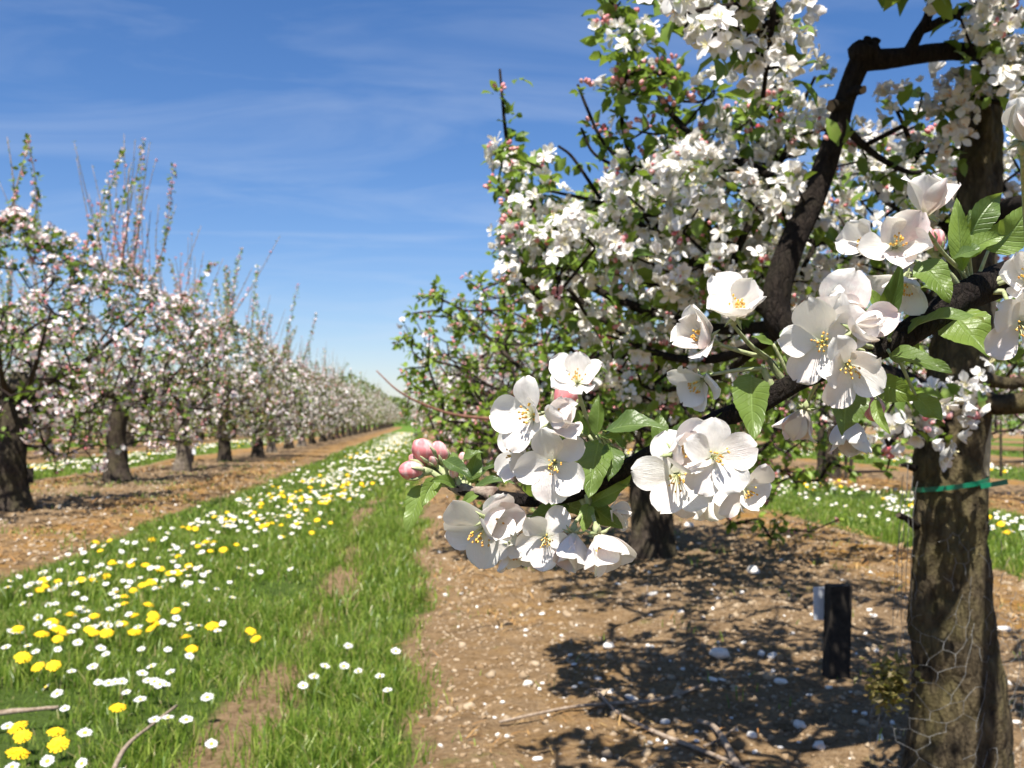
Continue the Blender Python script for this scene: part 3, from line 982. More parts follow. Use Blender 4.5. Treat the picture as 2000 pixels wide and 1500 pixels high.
def blossom_geo(center, axis, Ls, opn, roll, seed, skip=(), jitter=1.0, npet=5):
    r = np.random.default_rng(seed)
    M = frames(np.array([axis]), np.array([roll]))[0]
    pet = []
    for k in range(npet):
        if k in skip: continue
        a = 2 * math.pi * k / npet + r.normal(0, 0.10) * jitter
        t0 = math.radians(np.interp(opn, [0, 1], [84, 12])) + r.normal(0, 0.24) * jitter
        cu = math.radians(np.interp(opn, [0, 0.5, 1], [30, 14, -4])) + r.normal(0, 0.38) * jitter
        cp = np.interp(opn, [0, 1], [0.62, 0.30]) + r.normal(0, 0.08) * jitter
        L_ = Ls * r.uniform(0.90, 1.08)
        V, Fc, uv = petal_grid(11, 9, L_, L_ * r.uniform(0.74, 0.98), t0, cu, cp, r, 0.085)
        V = V + np.array([0.07 * Ls, 0, 0.02 * Ls * (k % 2)])
        ca, sa = math.cos(a), math.sin(a)
        V = V @ np.array([[ca, sa, 0], [-sa, ca, 0], [0, 0, 1]])
        pet.append((V @ M.T + center, Fc, 0, uv))
    st = []
    ns = 18
    aV, aF = sphere_t(4, 5)
    for k in range(ns):
        a = r.uniform(0, 6.28); sp = r.uniform(0.08, 0.62) * (0.45 + 0.55 * opn)
        ln = Ls * r.uniform(0.36, 0.54)
        d = np.array([math.sin(sp) * math.cos(a), math.sin(sp) * math.sin(a), math.cos(sp)])
        b = np.array([d[0], d[1], 0]) * 0.05 * Ls
        mid = b + d * ln * 0.5 + np.array([d[0], d[1], 0]) * 0.1 * ln
        V, Fc = tube([b, mid, b + d * ln], [0.0105 * Ls, 0.008 * Ls], 4)
        st.append((V @ M.T + center, Fc, 0, None))
        V = aV * np.array([0.030, 0.030, 0.046]) * Ls * r.uniform(0.85, 1.2) + b + d * ln
        st.append((V @ M.T + center, aF, 1, None))
    return pet, st, M


def leaf_geo(base, tip, width, normal, seed, fold=0.45, droop=0.15, wave=0.10):
    r = np.random.default_rng(seed)
    base, tip = np.asarray(base), np.asarray(tip)
    ax = tip - base; Ln = np.linalg.norm(ax); ax = ax / Ln
    nrm = np.asarray(normal) - ax * np.dot(normal, ax); nrm = nrm / np.linalg.norm(nrm)
    sd = np.cross(nrm, ax)
    nu, nv = 17, 9
    u = np.linspace(0, 1, nu); v = np.linspace(-1, 1, nv)
    w = np.sin(np.clip(u, 0, 1) ** 0.82 * math.pi) ** 0.75 * (1 - 0.28 * u)
    w = w / w.max() * width / 2
    w[0] = width * 0.03
    ser = 1 + 0.03 * np.where(np.arange(nu) % 2 == 0, 1, -1)
    U, Vv = np.meshgrid(u, v, indexing='ij')
    WW = (w * 1.0)[:, None] * Vv * np.where(np.abs(Vv) > 0.95, ser[:, None], 1)
    ph = r.uniform(0, 6.28, 3)
    H = np.abs(WW) * math.tan(fold) * 0.75 + (U - U * U) * droop * Ln * 1.2 - droop * Ln * 0.5 * U ** 2
    H = H + wave * width * np.abs(Vv) * np.sin(9 * U + ph[0] + 1.5 * np.sign(Vv)) + 0.03 * width * np.abs(Vv) * np.sin(17 * U + ph[1])
    curve = 0.05 * r.normal() * Ln * np.sin(U * math.pi)
    V = base + ax * (U * Ln)[..., None] + sd * (WW * math.cos(fold * .6) + curve)[..., None] + nrm * H[..., None]
    return V.reshape(-1, 3), grid_faces(nu, nv)[:, ::-1], np.stack([U, Vv], -1).reshape(-1, 2)


# low templates ----------------------------------------------------
def mid_flower(sd, th, cu, wd, cup):
    r = np.random.default_rng(sd)
    V, Q = [], []
    for k in range(5):
        P_, q_, _ = petal_grid(5, 4, 1.0 * r.uniform(.85, 1.1), wd * r.uniform(.85, 1.1), math.radians(th) + r.normal(0, .22), cu + r.normal(0, .35), cup, r, 0.10)
        P_ = P_ + np.array([0.06, 0, 0.03 * (k % 2)])
        a = 2 * math.pi * k / 5 + r.normal(0, .16)
        ca, sa = math.cos(a), math.sin(a)
        Q.append(q_ + len(V) * 20); V.append(P_ @ np.array([[ca, sa, 0], [-sa, ca, 0], [0, 0, 1]]))
    sV, sQ = [], []
    for k in range(9):
        a = k * 0.7; b = np.array([math.cos(a), math.sin(a), 0])
        s = np.array([-b[1], b[0], 0]) * 0.016
        top = b * (0.16 + .12 * (k % 3)) + np.array([0, 0, .40])
        o = len(sV)
        sV += [b * .03 - s, b * .03 + s, top + s * 2.2, top - s * 2.2]
        sQ.append([o, o + 1, o + 2, o + 3])
    return np.concatenate(V), np.concatenate(Q), np.array(sV), np.array(sQ)


MFS = [mid_flower(3, 14, -.1, .70, .35), mid_flower(4, 40, .25, .78, .5), mid_flower(5, 4, -.45, .62, .3), mid_flower(6, 62, .35, .85, .6), mid_flower(8, 22, .0, .74, .4)]


def far_flower():
    V, Q = [], []
    for k in range(5):
        a = 2 * math.pi * k / 5; d = np.array([math.cos(a), math.sin(a), 0]); s = np.array([-d[1], d[0], 0]); z = np.array([0, 0, 1.0])
        o = len(V)
        V += [d * 0.02, d * .62 + s * .44 + z * .28, d * 1.0 + z * .22, d * .62 - s * .44 + z * .28]
        Q.append([o, o + 1, o + 2, o + 3])
    return np.array(V), np.array(Q)


FF_V, FF_Q = far_flower()
LM_V = np.array([[0, 0, 0], [.3, .26, .10], [.3, 0, 0.02], [.3, -.26, .10], [.68, .23, .08], [.68, 0, -.02], [.68, -.23, .08], [1.0, 0, -.14]], float)
LM_Q = np.array([[0, 1, 2, 2], [0, 2, 3, 3], [1, 4, 5, 2], [2, 5, 6, 3], [4, 7, 5, 5], [5, 7, 6, 6]])
LM_T = np.array([[0, 2, 1], [0, 3, 2], [4, 5, 7], [5, 6, 7], [1, 2, 5], [1, 5, 4], [2, 3, 6], [2, 6, 5]])
LF_V = np.array([[0, 0, 0], [.45, .3, .08], [1.0, 0, -.05], [.45, -.3, .08], [.5, 0, -.04]], float)
LF_T = np.array([[0, 4, 1], [1, 4, 2], [0, 3, 4], [3, 2, 4]])
BU_V, BU_F = sphere_t(5, 6)
BU_V = BU_V * np.array([.62, .62, .85]) + np.array([0, 0, .8])


def clusters(C, D, mats, r, nfl=5, fsize=0.021, spread=0.034, nleaf=5, lsize=0.045, pf=1.0, pb=0.0, lod=0, wilt=0.0):
    """flower clusters at C facing D. pf = share bearing flowers, pb = share bearing buds.
    returns (flower parts, leaf parts, bud parts) with material indices 0 petal 1 stamen 2 bud / 0 leaf"""
    n = len(C)
    u = r.random(n)
    isf = u < pf; isb = (u >= pf) & (u < pf + pb)
    fl, lf, bd = [], [], []

    def outward(k, m, w=1.0):
        d = r.normal(size=(k, m, 3))
        d = d / np.linalg.norm(d, axis=-1, keepdims=True)
        return d
    if isf.any():
        Ck, Dk = C[isf], D[isf]
        m = nfl
        o = norm(outward(len(Ck), m) + Dk[:, None] * 0.95)
        keep = r.random((len(Ck), m)) < 0.85
        pos = (Ck[:, None] + o * spread * r.uniform(.75, 1.25, (len(Ck), m, 1)))[keep]
        nn = norm(o + r.normal(0, .3, o.shape))[keep]
        s = fsize * r.uniform(.62, 1.15, len(pos))
        M = frames(nn, r.uniform(0, 6.28, len(pos))) * s[:, None, None]
        cz = r.uniform(0.55, 1.5, len(pos)); M[:, :, 2] *= cz[:, None]
        if lod == 0:
            pick = r.integers(0, len(MFS), len(pos)); w_ = r.random(len(pos)) < wilt
            for t_, (MF_V, MF_Q, MS_V, MS_Q) in enumerate(MFS):
                e = pick == t_
                if not e.any(): continue
                V, Q = inst(MF_V, MF_Q, M[e], pos[e]); fl.append((V, Q, 0, None))
                for ww, mi_ in ((~w_, 1), (w_, 3)):
                    if (e & ww).any():
                        V, Q = inst(MS_V * (1.15 if mi_ == 3 else 1), MS_Q, M[e & ww], pos[e & ww]); fl.append((V, Q, mi_, None))
        else:
            V, Q = inst(FF_V, FF_Q, M, pos); fl.append((V, Q, 0, None))
    nb_idx = isb | (isf & (r.random(n) < 0.25 * (pb > 0)))
    if nb_idx.any():
        Ck, Dk = C[nb_idx], D[nb_idx]
        m = 5 if lod < 2 else 3
        o = norm(outward(len(Ck), m) * 0.8 + Dk[:, None])
        pos = (Ck[:, None] + o * spread * 0.6).reshape(-1, 3)
        s = 0.0085 * r.uniform(.7, 1.25, len(pos)) * (1 if lod == 0 else 1.5)
        M = frames(o.reshape(-1, 3), r.uniform(0, 6.28, len(pos))) * s[:, None, None]
        V, Q = inst(BU_V, BU_F, M, pos); bd.append((V, Q, 2, None))
    if nleaf:
        m = nleaf
        o = norm(outward(n, m) * 1.0 + D[:, None] * 0.45 + np.array([0, 0, -0.1]))
        pos = (C[:, None] - D[:, None] * spread * 0.3 + o * spread * 0.35).reshape(-1, 3)
        o = o.reshape(-1, 3)
        keep = r.random(len(pos)) < 0.85
        pos, o = pos[keep], o[keep]
        up = norm(np.array([0, 0, 1.0]) + r.normal(0, .5, o.shape))
        y = norm(np.cross(up, o)); z = np.cross(o, y)
        s = lsize * r.uniform(.55, 1.2, len(pos))
        M = np.stack([o, y * r.uniform(.85, 1.2, (len(pos), 1)), z], 2) * s[:, None, None]
        TV, TT = (LM_V, LM_T) if lod == 0 else (LF_V, LF_T)
        V, T_ = inst(TV, TT, M, pos); lf.append((V, T_, 0, None))
    return fl, lf, bd


def frusta(A, B, ra, rb, seg=5):
    """straight tapering twigs from A to B"""
    d = norm(B - A)
    M = frames(d, np.zeros(len(A)))
    a = np.linspace(0, 2 * math.pi, seg, endpoint=False)
    ring = np.stack([np.cos(a), np.sin(a), np.zeros(seg)], -1)
    r0 = np.einsum('nij,kj->nki', M, ring)
    V = np.concatenate([A[:, None] + r0 * ra[:, None, None], B[:, None] + r0 * rb[:, None, None]], 1)
    j = np.arange(seg); k = (j + 1) % seg
    T = np.stack([j, k, seg + k, seg + j], -1)
    Fc = T[None] + (np.arange(len(A)) * 2 * seg)[:, None, None]
    return V.reshape(-1, 3), Fc.reshape(-1, 4)


def grow(nodes, pts, r, straight=0.35, maxlen=0.16):
    """attach every point of pts to the nearest node so far; returns node array, parents"""
    nodes = [np.asarray(p, float) for p in nodes]
    par = [-1] * len(nodes)
    n0 = len(nodes)
    arr = np.zeros((n0 + len(pts) * 6, 3)); arr[:n0] = nodes
    cnt = n0
    par = list(range(-1, n0 - 1)) if n0 else []
    par = [-1] * n0
    tips = []
    for p in pts:
        d = np.linalg.norm(arr[:cnt] - p, axis=1)
        # prefer nodes below the point: branches rise
        d = d + 0.5 * np.clip(arr[:cnt, 2] - p[2], 0, None)
        j = int(np.argmin(d))
        a = arr[j].copy(); L_ = np.linalg.norm(p - a)
        k = min(5, max(1, int(L_ / maxlen)))
        sag = r.normal(0, 0.10, 3) * L_
        prev = j
        for i in range(1, k + 1):
            t = i / k
            if cnt >= len(arr): break
            arr[cnt] = a * (1 - t) + p * t + sag * math.sin(t * math.pi) * 0.7
            par.append(prev); prev = cnt; cnt += 1
        tips.append(prev)
    return arr[:cnt], np.array(par), np.array(tips), n0


def thick(par, n, n0, tip_r, pw=0.35, cap=None):
    cntd = np.ones(n)
    for i in range(n - 1, n0 - 1, -1):
        cntd[par[i]] += cntd[i] * 0.8
    return tip_r * cntd ** pw


def wood_parts(arr, par, rad, n0, mat=0, seg=5):
    i = np.arange(n0, len(arr)); j = par[i]
    ra = np.minimum(rad[j], rad[i] * 1.35)
    V, Fc = frusta(arr[j], arr[i], ra, rad[i], seg)
    return (V, Fc, mat, None)


# ------------------------------------------------------------------ trees of the rows
def make_tree(name, seed, label, group, R=1.5, H=2.6, trunk_h=0.8, trunk_r=0.14, ncl=460, pf=0.75, pb=0.15, nleaf=4, leaf='leaf_far', petal='petal_far',
              shoots=10, shoot_len=(0.6, 1.4), shoot_leaf=0.3, lod=1, fsize=0.026, spread=0.05, lsize=0.05, base=0.55, bare=0.0, nfl=5, spire=None, lean=0.0, flat=1.0, bark='trunk_far', twig_leaf=.35, stray=1.22):
    r = np.random.default_rng(seed)
    root = empty(name, (0, 0, 0), label, 'apple tree', group)
    top = np.array([lean, 0.0, trunk_h])
    tp = spline([[0, 0, -0.08], [r.normal(0, .02) + lean * .2, r.normal(0, .02), trunk_h * .45], top, top + [r.normal(0, .1), r.normal(0, .1), 0.45]], 7)
    V, Fc = tube(tp, [trunk_r * 1.55, trunk_r * 1.08, trunk_r * .95, trunk_r * .92, trunk_r * .8, trunk_r * .5], 14, True, 0.14, seed)
    mk('trunk', [(V, Fc, 0, None)], [MT[bark]], root)
    # scaffold skeleton
    nodes = [tp[k] for k in range(len(tp) // 2, len(tp))]
    ns = 6
    scaf = []
    for k in range(ns):
        a = 2 * math.pi * k / ns + r.normal(0, .3)
        e = top + np.array([math.cos(a) * R * .72, math.sin(a) * R * .72, (H - trunk_h) * r.uniform(.35, .62)])
        m_ = top + (e - top) * .5 + np.array([0, 0, -.08 + r.normal(0, .05)])
        s_ = spline([tp[-4] + r.normal(0, .02, 3), m_, e], 5)
        scaf.append(s_); nodes += list(s_)
    w_sc = []
    for s_ in scaf:
        V, Fc = tube(s_, [trunk_r * .40, trunk_r * .17, trunk_r * .06], 7, True, .12, seed + 1)
        w_sc.append((V, Fc, 0, None))
    # crown points in a dome
    pts = []
    while len(pts) < ncl:
        t = r.random() ** 1.1
        ang = r.uniform(0, 6.283)
        prof = (0.62 + 0.38 * math.sin(t / .35 * math.pi / 2)) if t < .35 else math.cos((t - .35) / .65 * math.pi / 2) ** .95
        lim = 1 + 0.20 * math.sin(3 * ang + seed) + 0.14 * math.sin(5 * ang + 2 * seed + 5 * t)
        q = R * prof * lim * r.random() ** 0.42 * (1 if r.random() < .93 else stray)
        if math.sin(4.1 * ang + 2.3 * seed + 6 * t) * math.sin(9 * t + seed + 2 * ang) > .62: continue
        bz = base + 0.22 * math.sin(2 * ang + seed * 1.3) * flat + 0.12 * math.sin(5 * ang + seed)
        pts.append((math.cos(ang) * q, math.sin(ang) * q, bz + (H - bz) * t))
    pts = np.array(pts)
    pts = pts[np.argsort(np.linalg.norm((pts - top) * [1, 1, .8], axis=1))]
    arr, par, tips, n0 = grow(nodes, pts, r)
    rad = thick(par, len(arr), n0, 0.0042)
    rad = np.minimum(rad, trunk_r * .3)
    midn = arr[n0:][r.random(len(arr) - n0) < twig_leaf]
    C = arr[tips]
    D = norm(C - (top + [0, 0, .5]) + r.normal(0, .35, C.shape) + [0, 0, .25])
    kp = r.random(len(C)) >= bare
    fl, lf, bd = clusters(C[kp], D[kp], None, r, nfl, fsize, spread, nleaf, lsize, pf, pb, lod)
    if len(midn):
        a2, b2, c2 = clusters(midn, norm(r.normal(size=midn.shape) + [0, 0, .4]), None, r, 2, fsize * .85, spread * .6, 3, lsize * .85, .1, .12 if pb < .3 else .3, lod)
        fl += a2; lf += b2; bd += c2
    # upright shoots
    sh = []
    specs = []
    for k in range(shoots):
        p0 = C[r.integers(len(C) // 2, len(C))]
        if p0[2] < base + (H - base) * .55: p0 = C[np.argsort(-C[:, 2])[r.integers(0, max(3, len(C) // 5))]]
        specs.append((p0, r.uniform(*shoot_len), r.random() < shoot_leaf))
    if spire is not None:
        p0 = np.array([spire[0], spire[1], H * .75]); specs.append((p0, spire[2], True)); specs.append((p0 + [0.07, 0.05, 0], spire[2] * .8, True))
    sc_, sd_ = [], []
    for p0, ln, leafy in specs:
        outv = norm(np.array([p0[0] * .35, p0[1] * .35, 1.0]) + r.normal(0, .16, 3))
        pp = spline([p0, p0 + outv * ln * .5 + r.normal(0, .03, 3), p0 + outv * ln + [0, 0, .08 * ln]], 4)
        V, Fc = tube(pp, [.0085, .006, .0035], 5)
        sh.append((V, Fc, 2, None))
        tt = np.arange(0.08, 1.02, (0.05 if leafy else 0.085) / ln)
        q = np.stack([np.interp(tt, np.linspace(0, 1, len(pp)), pp[:, k_]) for k_ in range(3)], -1)
        sc_.append((q, leafy))
    mk('branch', w_sc + [wood_parts(arr, par, rad, n0, 1, 5)] + sh, [MT['trunk_far'], MT['twig'], MT['twig_tip']], root)
    for q, leafy in sc_:
        D_ = norm(r.normal(size=q.shape) * .7 + [0, 0, .7])
        if leafy:
            f2, l2, b2 = clusters(q, D_, None, r, 3, fsize, spread * .7, 4, lsize * .95, 0.30, 0.3, lod)
        else:
            # sparse: small leaves all the way, flowers only low down
            low = np.arange(len(q)) < len(q) * .5
            f2, l2, b2 = clusters(q[low], D_[low], None, r, 2, fsize * .9, spread * .5, 2, lsize * .5, 0.5, 0.3, lod) if low.any() else ([], [], [])
            f3, l3, b3 = clusters(q[~low], D_[~low], None, r, 1, fsize * .9, .018, 3, lsize * .34, 0.0, 0.08, lod)
            f2 = f2 + f3; l2 = l2 + l3; b2 = b2 + b3
        fl += f2; lf += l2; bd += b2
    if lf:
        mk('foliage', lf, [MT[leaf]], root)
    if fl or bd:
        tag(mk('blossom', fl + bd, [MT[petal], MT['anther'], MT['bud'], MT['wilt']], root), None, None, None, 'stuff')
    return root


def place(root, x, y, rz=0.0, sc=1.0):
    root.location = (x, y, float(gz(x, y))); root.rotation_euler = (0, 0, rz); root.scale = (sc, sc, sc)


GL, GR = 'apple trees of the left row', 'apple trees of the right row'
gl = lambda px, py: ground_at(px, py)
t1 = make_tree('apple_tree', 101, 'apple tree at the left edge with dense pink white blossom and a tall leafy spire', GL, R=1.6, H=2.6, ncl=640, trunk_r=.145, trunk_h=.75, shoots=9, shoot_len=(.3, .75), shoot_leaf=.6, pf=.62, pb=.16, spire=(0.42, 0.2, 1.5), nleaf=6, leaf='leaf_mid', base=.62, nfl=9, fsize=.026, spread=.062, lsize=.068, petal='petal_pinkrow')
t2 = make_tree('apple_tree', 102, 'apple tree with a fan of tall bare shoots above pink blossom, dark trunk', GL, R=1.7, H=2.7, ncl=600, trunk_r=.135, shoots=34, shoot_len=(.8, 1.7), shoot_leaf=.05, pf=.55, pb=.18, nleaf=6, base=.62, nfl=9, fsize=.026, spread=.062, lsize=.068, petal='petal_pinkrow')
t3 = make_tree('apple_tree', 103, 'twiggy brownish apple tree with a pale grey sunlit trunk', GL, R=1.65, H=3.0, ncl=580, trunk_r=.13, shoots=18, shoot_len=(.6, 1.3), shoot_leaf=.1, pf=.42, pb=.25, nleaf=6, leaf='leaf_rust', bare=.12, base=.6, bark='trunk_grey', nfl=9, fsize=.026, spread=.062, lsize=.068, petal='petal_pinkrow')
t4 = make_tree('apple_tree', 104, 'white blossomed apple tree with green leafy upright shoots', GL, R=1.6, H=2.9, ncl=640, trunk_r=.125, shoots=18, shoot_len=(.9, 1.6), shoot_leaf=.95, pf=.55, pb=.12, nleaf=6, leaf='leaf_green', base=.6, nfl=9, fsize=.026, spread=.062, lsize=.068)
t5 = make_tree('apple_tree', 105, 'white blossomed apple tree with dense low skirts past the green shoots', GL, R=1.6, H=2.7, ncl=640, trunk_r=.12, shoots=14, shoot_len=(.5, 1.2), shoot_leaf=.4, pf=.72, pb=.08, nleaf=6, base=.55, nfl=9, fsize=.026, spread=.062, lsize=.068)
for q_, px_, py_, rz_ in ((t1, 22, 1000, .3), (t2, 230, 948, 1.1), (t3, 355, 922, .4), (t4, 440, 906, 2.2), (t5, 505, 896, .9)):
    g = gl(px_, py_); place(q_, g[0], g[1], rz_, 1.0 if q_ in (t1, t2) else .9)
protos = [t2, t3, t4, t5]
trng = np.random.default_rng(200)
NEARLAB = {24.6: 'apple tree with a thin dark trunk, sixth along the left row', 27.6: 'apple tree with leafy spikes, seventh along the left row', 30.8: 'reddish twiggy apple tree, eighth along the left row', 34.0: 'pale blossomed apple tree, ninth along the left row'}
for k, (yy, lb) in enumerate(NEARLAB.items()):
    copy_tree(protos[(2 * k + 1) % 4], (ROW_L + trng.normal(0, .06), yy, float(gz(ROW_L, yy))), trng.uniform(0, 6.28), trng.uniform(.80, .9), lb, 'apple tree', GL)

# distant, simpler trees
f1 = make_tree('apple_tree', 111, 'far pinkish apple tree towards the end of the left row', 'far apple trees of the left row', R=1.8, H=2.8, ncl=420, base=.8, trunk_r=.14, shoots=12, shoot_len=(.5, 1.3), lod=2, fsize=.04, spread=.075, lsize=.085, nfl=4, nleaf=3, pf=.6, pb=.15)
f2 = make_tree('apple_tree', 112, 'far pinkish apple tree towards the end of the left row', 'far apple trees of the left row', R=1.75, H=2.7, ncl=420, base=.8, trunk_r=.13, shoots=16, shoot_len=(.5, 1.4), lod=2, fsize=.04, spread=.075, lsize=.085, nfl=4, nleaf=3, pf=.55, pb=.15, leaf='leaf_rust')
f3 = make_tree('apple_tree', 113, 'far greenish apple tree towards the end of the left row', 'far green apple trees of the left row', R=1.7, H=2.65, ncl=420, base=.8, trunk_r=.12, shoots=10, shoot_len=(.4, 1.1), shoot_leaf=.7, lod=2, fsize=.038, spread=.07, lsize=.09, nfl=3, nleaf=5, pf=.45, pb=.2, leaf='leaf_green')
place(f1, ROW_L, 37.2, .5, .85); place(f2, ROW_L, 40.4, 1.5, .9); place(f3, ROW_L, 43.6, 2.5, .85)
fars = [f1, f2, f3]
y = 46.8
k = 0
while y < 128:
    q = fars[int(trng.integers(0, 3))]
    copy_tree(q, (ROW_L + trng.normal(0, .08), y, 0), trng.uniform(0, 6.28), trng.uniform(.72, .95))
    y += 3.2
# left rows beyond
for row in (1, 2, 3):
    y = 13.5 + row * 4
    while y < 75:
        q = (protos[int(trng.integers(0, 4))] if row == 1 and y < 26 else fars[int(trng.integers(0, 3))])
        copy_tree(q, (ROW_L - row * PERIOD + trng.normal(0, .1), y, 0), trng.uniform(0, 6.28), trng.uniform(.85, 1.05),
                  'apple tree %s behind the left row' % ('one row' if row == 1 else 'two rows' if row == 2 else 'three rows'), 'apple tree', 'apple trees %s behind the left row' % ('one row' if row == 1 else 'two rows' if row == 2 else 'three rows'))
        y += 3.3 if row == 1 else 3.8

# right row: second tree green with pink buds
r2 = make_tree('apple_tree', 121, 'leafy green apple tree with pink buds behind the foreground blossom', GR, R=1.5, H=2.15, ncl=1500, trunk_r=.105, trunk_h=.62, shoots=4, shoot_len=(.2, .4), shoot_leaf=.8, pf=.07, pb=.40, nleaf=8, leaf='leaf_green', petal='petal_mid', fsize=.022, spread=.045, lsize=.053, base=.42, lod=0, twig_leaf=.9, stray=1.0)
g = ground_at(1272, 1105)
place(r2, g[0], g[1], 0.35)
r3 = make_tree('apple_tree', 122, 'blossoming apple tree with pink upright shoots, third in the right row', GR, R=1.45, H=2.2, ncl=560, trunk_r=.10, trunk_h=.7, shoots=6, shoot_len=(.3, .6), shoot_leaf=.5, pf=.45, pb=.3, nleaf=5, leaf='leaf_mid', fsize=.024, spread=.045)
place(r3, ROW_R, 9.1, 0.2)
y = 12.6
k = 0
while y < 128:
    q = (r3, t5)[k % 2] if y < 30 else fars[int(trng.integers(0, 3))]
    k += 1
    copy_tree(q, (ROW_R + trng.normal(0, .08), y, 0), trng.uniform(0, 6.28), trng.uniform(.72, .86), 'pinkish apple tree further along the right row', 'apple tree', 'far apple trees of the right row')
    y += 3.4
# right rows beyond
r4 = make_tree('apple_tree', 123, 'apple tree with a dark trunk across the grass alley, right of the blossom', 'apple trees one row to the right', R=1.55, H=2.5, ncl=480, trunk_r=.13, trunk_h=.8, shoots=8, pf=.4, pb=.2, nleaf=6, leaf='leaf_green', spread=.045, fsize=.024, base=.75)
g = ground_at(1618, 940)
place(r4, g[0], g[1], 0.7)
r1x = g[0]
for j, yy in enumerate((g[1] - 3.4, g[1] + 3.6, g[1] + 7, g[1] + 10.4, g[1] + 14, g[1] + 18, g[1] + 22, g[1] + 27, g[1] + 32)):
    q = (r4, r3, t4)[j % 3] if j < 4 else fars[j % 3]
    copy_tree(q, (r1x + trng.normal(0, .1), yy, 0), trng.uniform(0, 6.28), trng.uniform(.9, 1.02), 'blossoming apple tree in the row across the right grass alley', 'apple tree', 'apple trees one row to the right')
for row in (1, 2, 3):
    y = 13 + row * 3.5
    while y < 60:
        q = fars[int(trng.integers(0, 3))]
        wd_ = ('second', 'third', 'fourth')[row - 1]
        copy_tree(q, (r1x + row * PERIOD + trng.normal(0, .1), y, 0), trng.uniform(0, 6.28), trng.uniform(.85, 1.0), 'apple tree of the %s row beyond the big guarded trunk' % wd_, 'apple tree', 'apple trees of the %s row to the right' % wd_)
        y += 3.8

# far wood and hedge on the horizon
def leafy_mass(name, pts, size, mat, seed, label, cat):
    r = np.random.default_rng(seed); n = len(pts)
    o = norm(r.normal(size=(n, 3))); up = norm(r.normal(size=(n, 3)))
    yv = norm(np.cross(up, o)); z = np.cross(o, yv)
    M = np.stack([o, yv, z], 2) * (size * r.uniform(.6, 1.4, n))[:, None, None]
    V, T_ = inst(LF_V, LF_T, M, pts)
    return tag(mk(name, [(V, T_, 0, None)], [MT[mat]]), label, cat, None, 'stuff')


r = np.random.default_rng(300)
n = 26000
xw = r.uniform(-150, 160, n); hw_ = 5.0 + 9 * (vnoise(xw, xw * 0, 14, 301) + .3) + 4 * vnoise(xw, xw * 0, 4, 302)
pw = np.stack([xw, 235 + r.uniform(-5, 5, n), np.clip(hw_, 2, 20) * r.random(n) ** .7], -1)
leafy_mass('far_wood', pw, 0.9, 'leaf_far', 303, 'distant line of trees at the end of the orchard', 'woodland')
n = 9000
xh = r.uniform(-30, 30, n)
ph_ = np.stack([xh, 134 + r.uniform(-.8, .8, n), r.random(n) * (1.9 + .5 * vnoise(xh, xh * 0, 2, 304))], -1)
leafy_mass('hedge', ph_, 0.28, 'leaf_mid', 305, 'dark green hedge closing the far end of the path', 'hedge')

# ------------------------------------------------------------------ the big foreground tree
base_pt = ground_at(1872, 1575)
base_pt = np.array([base_pt[0], base_pt[1], float(gz(base_pt[0], base_pt[1]))])
big = empty('apple_tree', base_pt, 'big apple tree in full white blossom with a wire guarded trunk, nearest the camera', 'apple tree', GR)


def PP(lst):
    return np.array([P(*p) for p in lst])


tr_pts = spline(PP([(1876, 1600, 2.12), (1872, 1420, 2.14), (1858, 1150, 2.15), (1856, 950, 2.15), (1860, 800, 2.16), (1880, 620, 2.19), (1905, 450, 2.22), (1914, 300, 2.24), (1920, 165, 2.26)]), 16)
V, Fc = tube(tr_pts, [.118, .089, .075, .067, .065, .055, .047, .043, .037], 56, True, 0.10, 5)
axx = np.array([np.interp(V[:, 2], tr_pts[:, 2], tr_pts[:, k]) for k in range(2)]).T
an_ = np.arctan2(V[:, 1] - axx[:, 1], V[:, 0] - axx[:, 0]) + math.pi
dsp = .012 * vnoise(an_ * .085, V[:, 2] * .3, .016, 71) + .016 * vnoise(an_ * .085, V[:, 2], .09, 72) + .006 * vnoise(an_ * .085, V[:, 2], .02, 73)
V[56:-56, :2] += (norm(V[:, :2] - axx) * dsp[:, None])[56:-56]
mk('trunk', [(V, Fc, 0, None)], [MT['trunk']], big, base_pt)

LIMBS = [
    # points, radii, segments
    ([(1858, 830, 2.15), (1770, 760, 2.10), (1650, 718, 2.04), (1548, 655, 2.0), (1515, 595, 2.0), (1542, 490, 2.02), (1592, 380, 2.05), (1630, 270, 2.05), (1655, 180, 2.05), (1692, 88, 2.05)], [.040, .036, .032, .030, .028, .026, .024, .020, .019, .022], 16),
    ([(1680, 118, 2.05), (1750, 114, 2.05), (1850, 100, 2.10), (1950, 103, 2.15), (2090, 95, 2.2)], [.024, .020, .019, .017, .014], 12),
    ([(1772, 108, 2.05), (1790, 72, 2.05), (1813, 30, 2.05), (1822, -40, 2.05), (1800, -130, 1.95)], [.014, .012, .009, .008, .007], 9),
    ([(1800, 58, 2.05), (1850, 36, 2.05), (1915, 5, 2.1), (1990, -40, 2.1)], [.010, .009, .008, .006], 8),
    ([(1870, 760, 2.16), (1950, 790, 2.08), (2060, 780, 2.0)], [.03, .022, .019], 12),
    ([(1870, 720, 2.16), (1960, 748, 2.25), (2060, 735, 2.3)], [.02, .013, .011], 9),
]
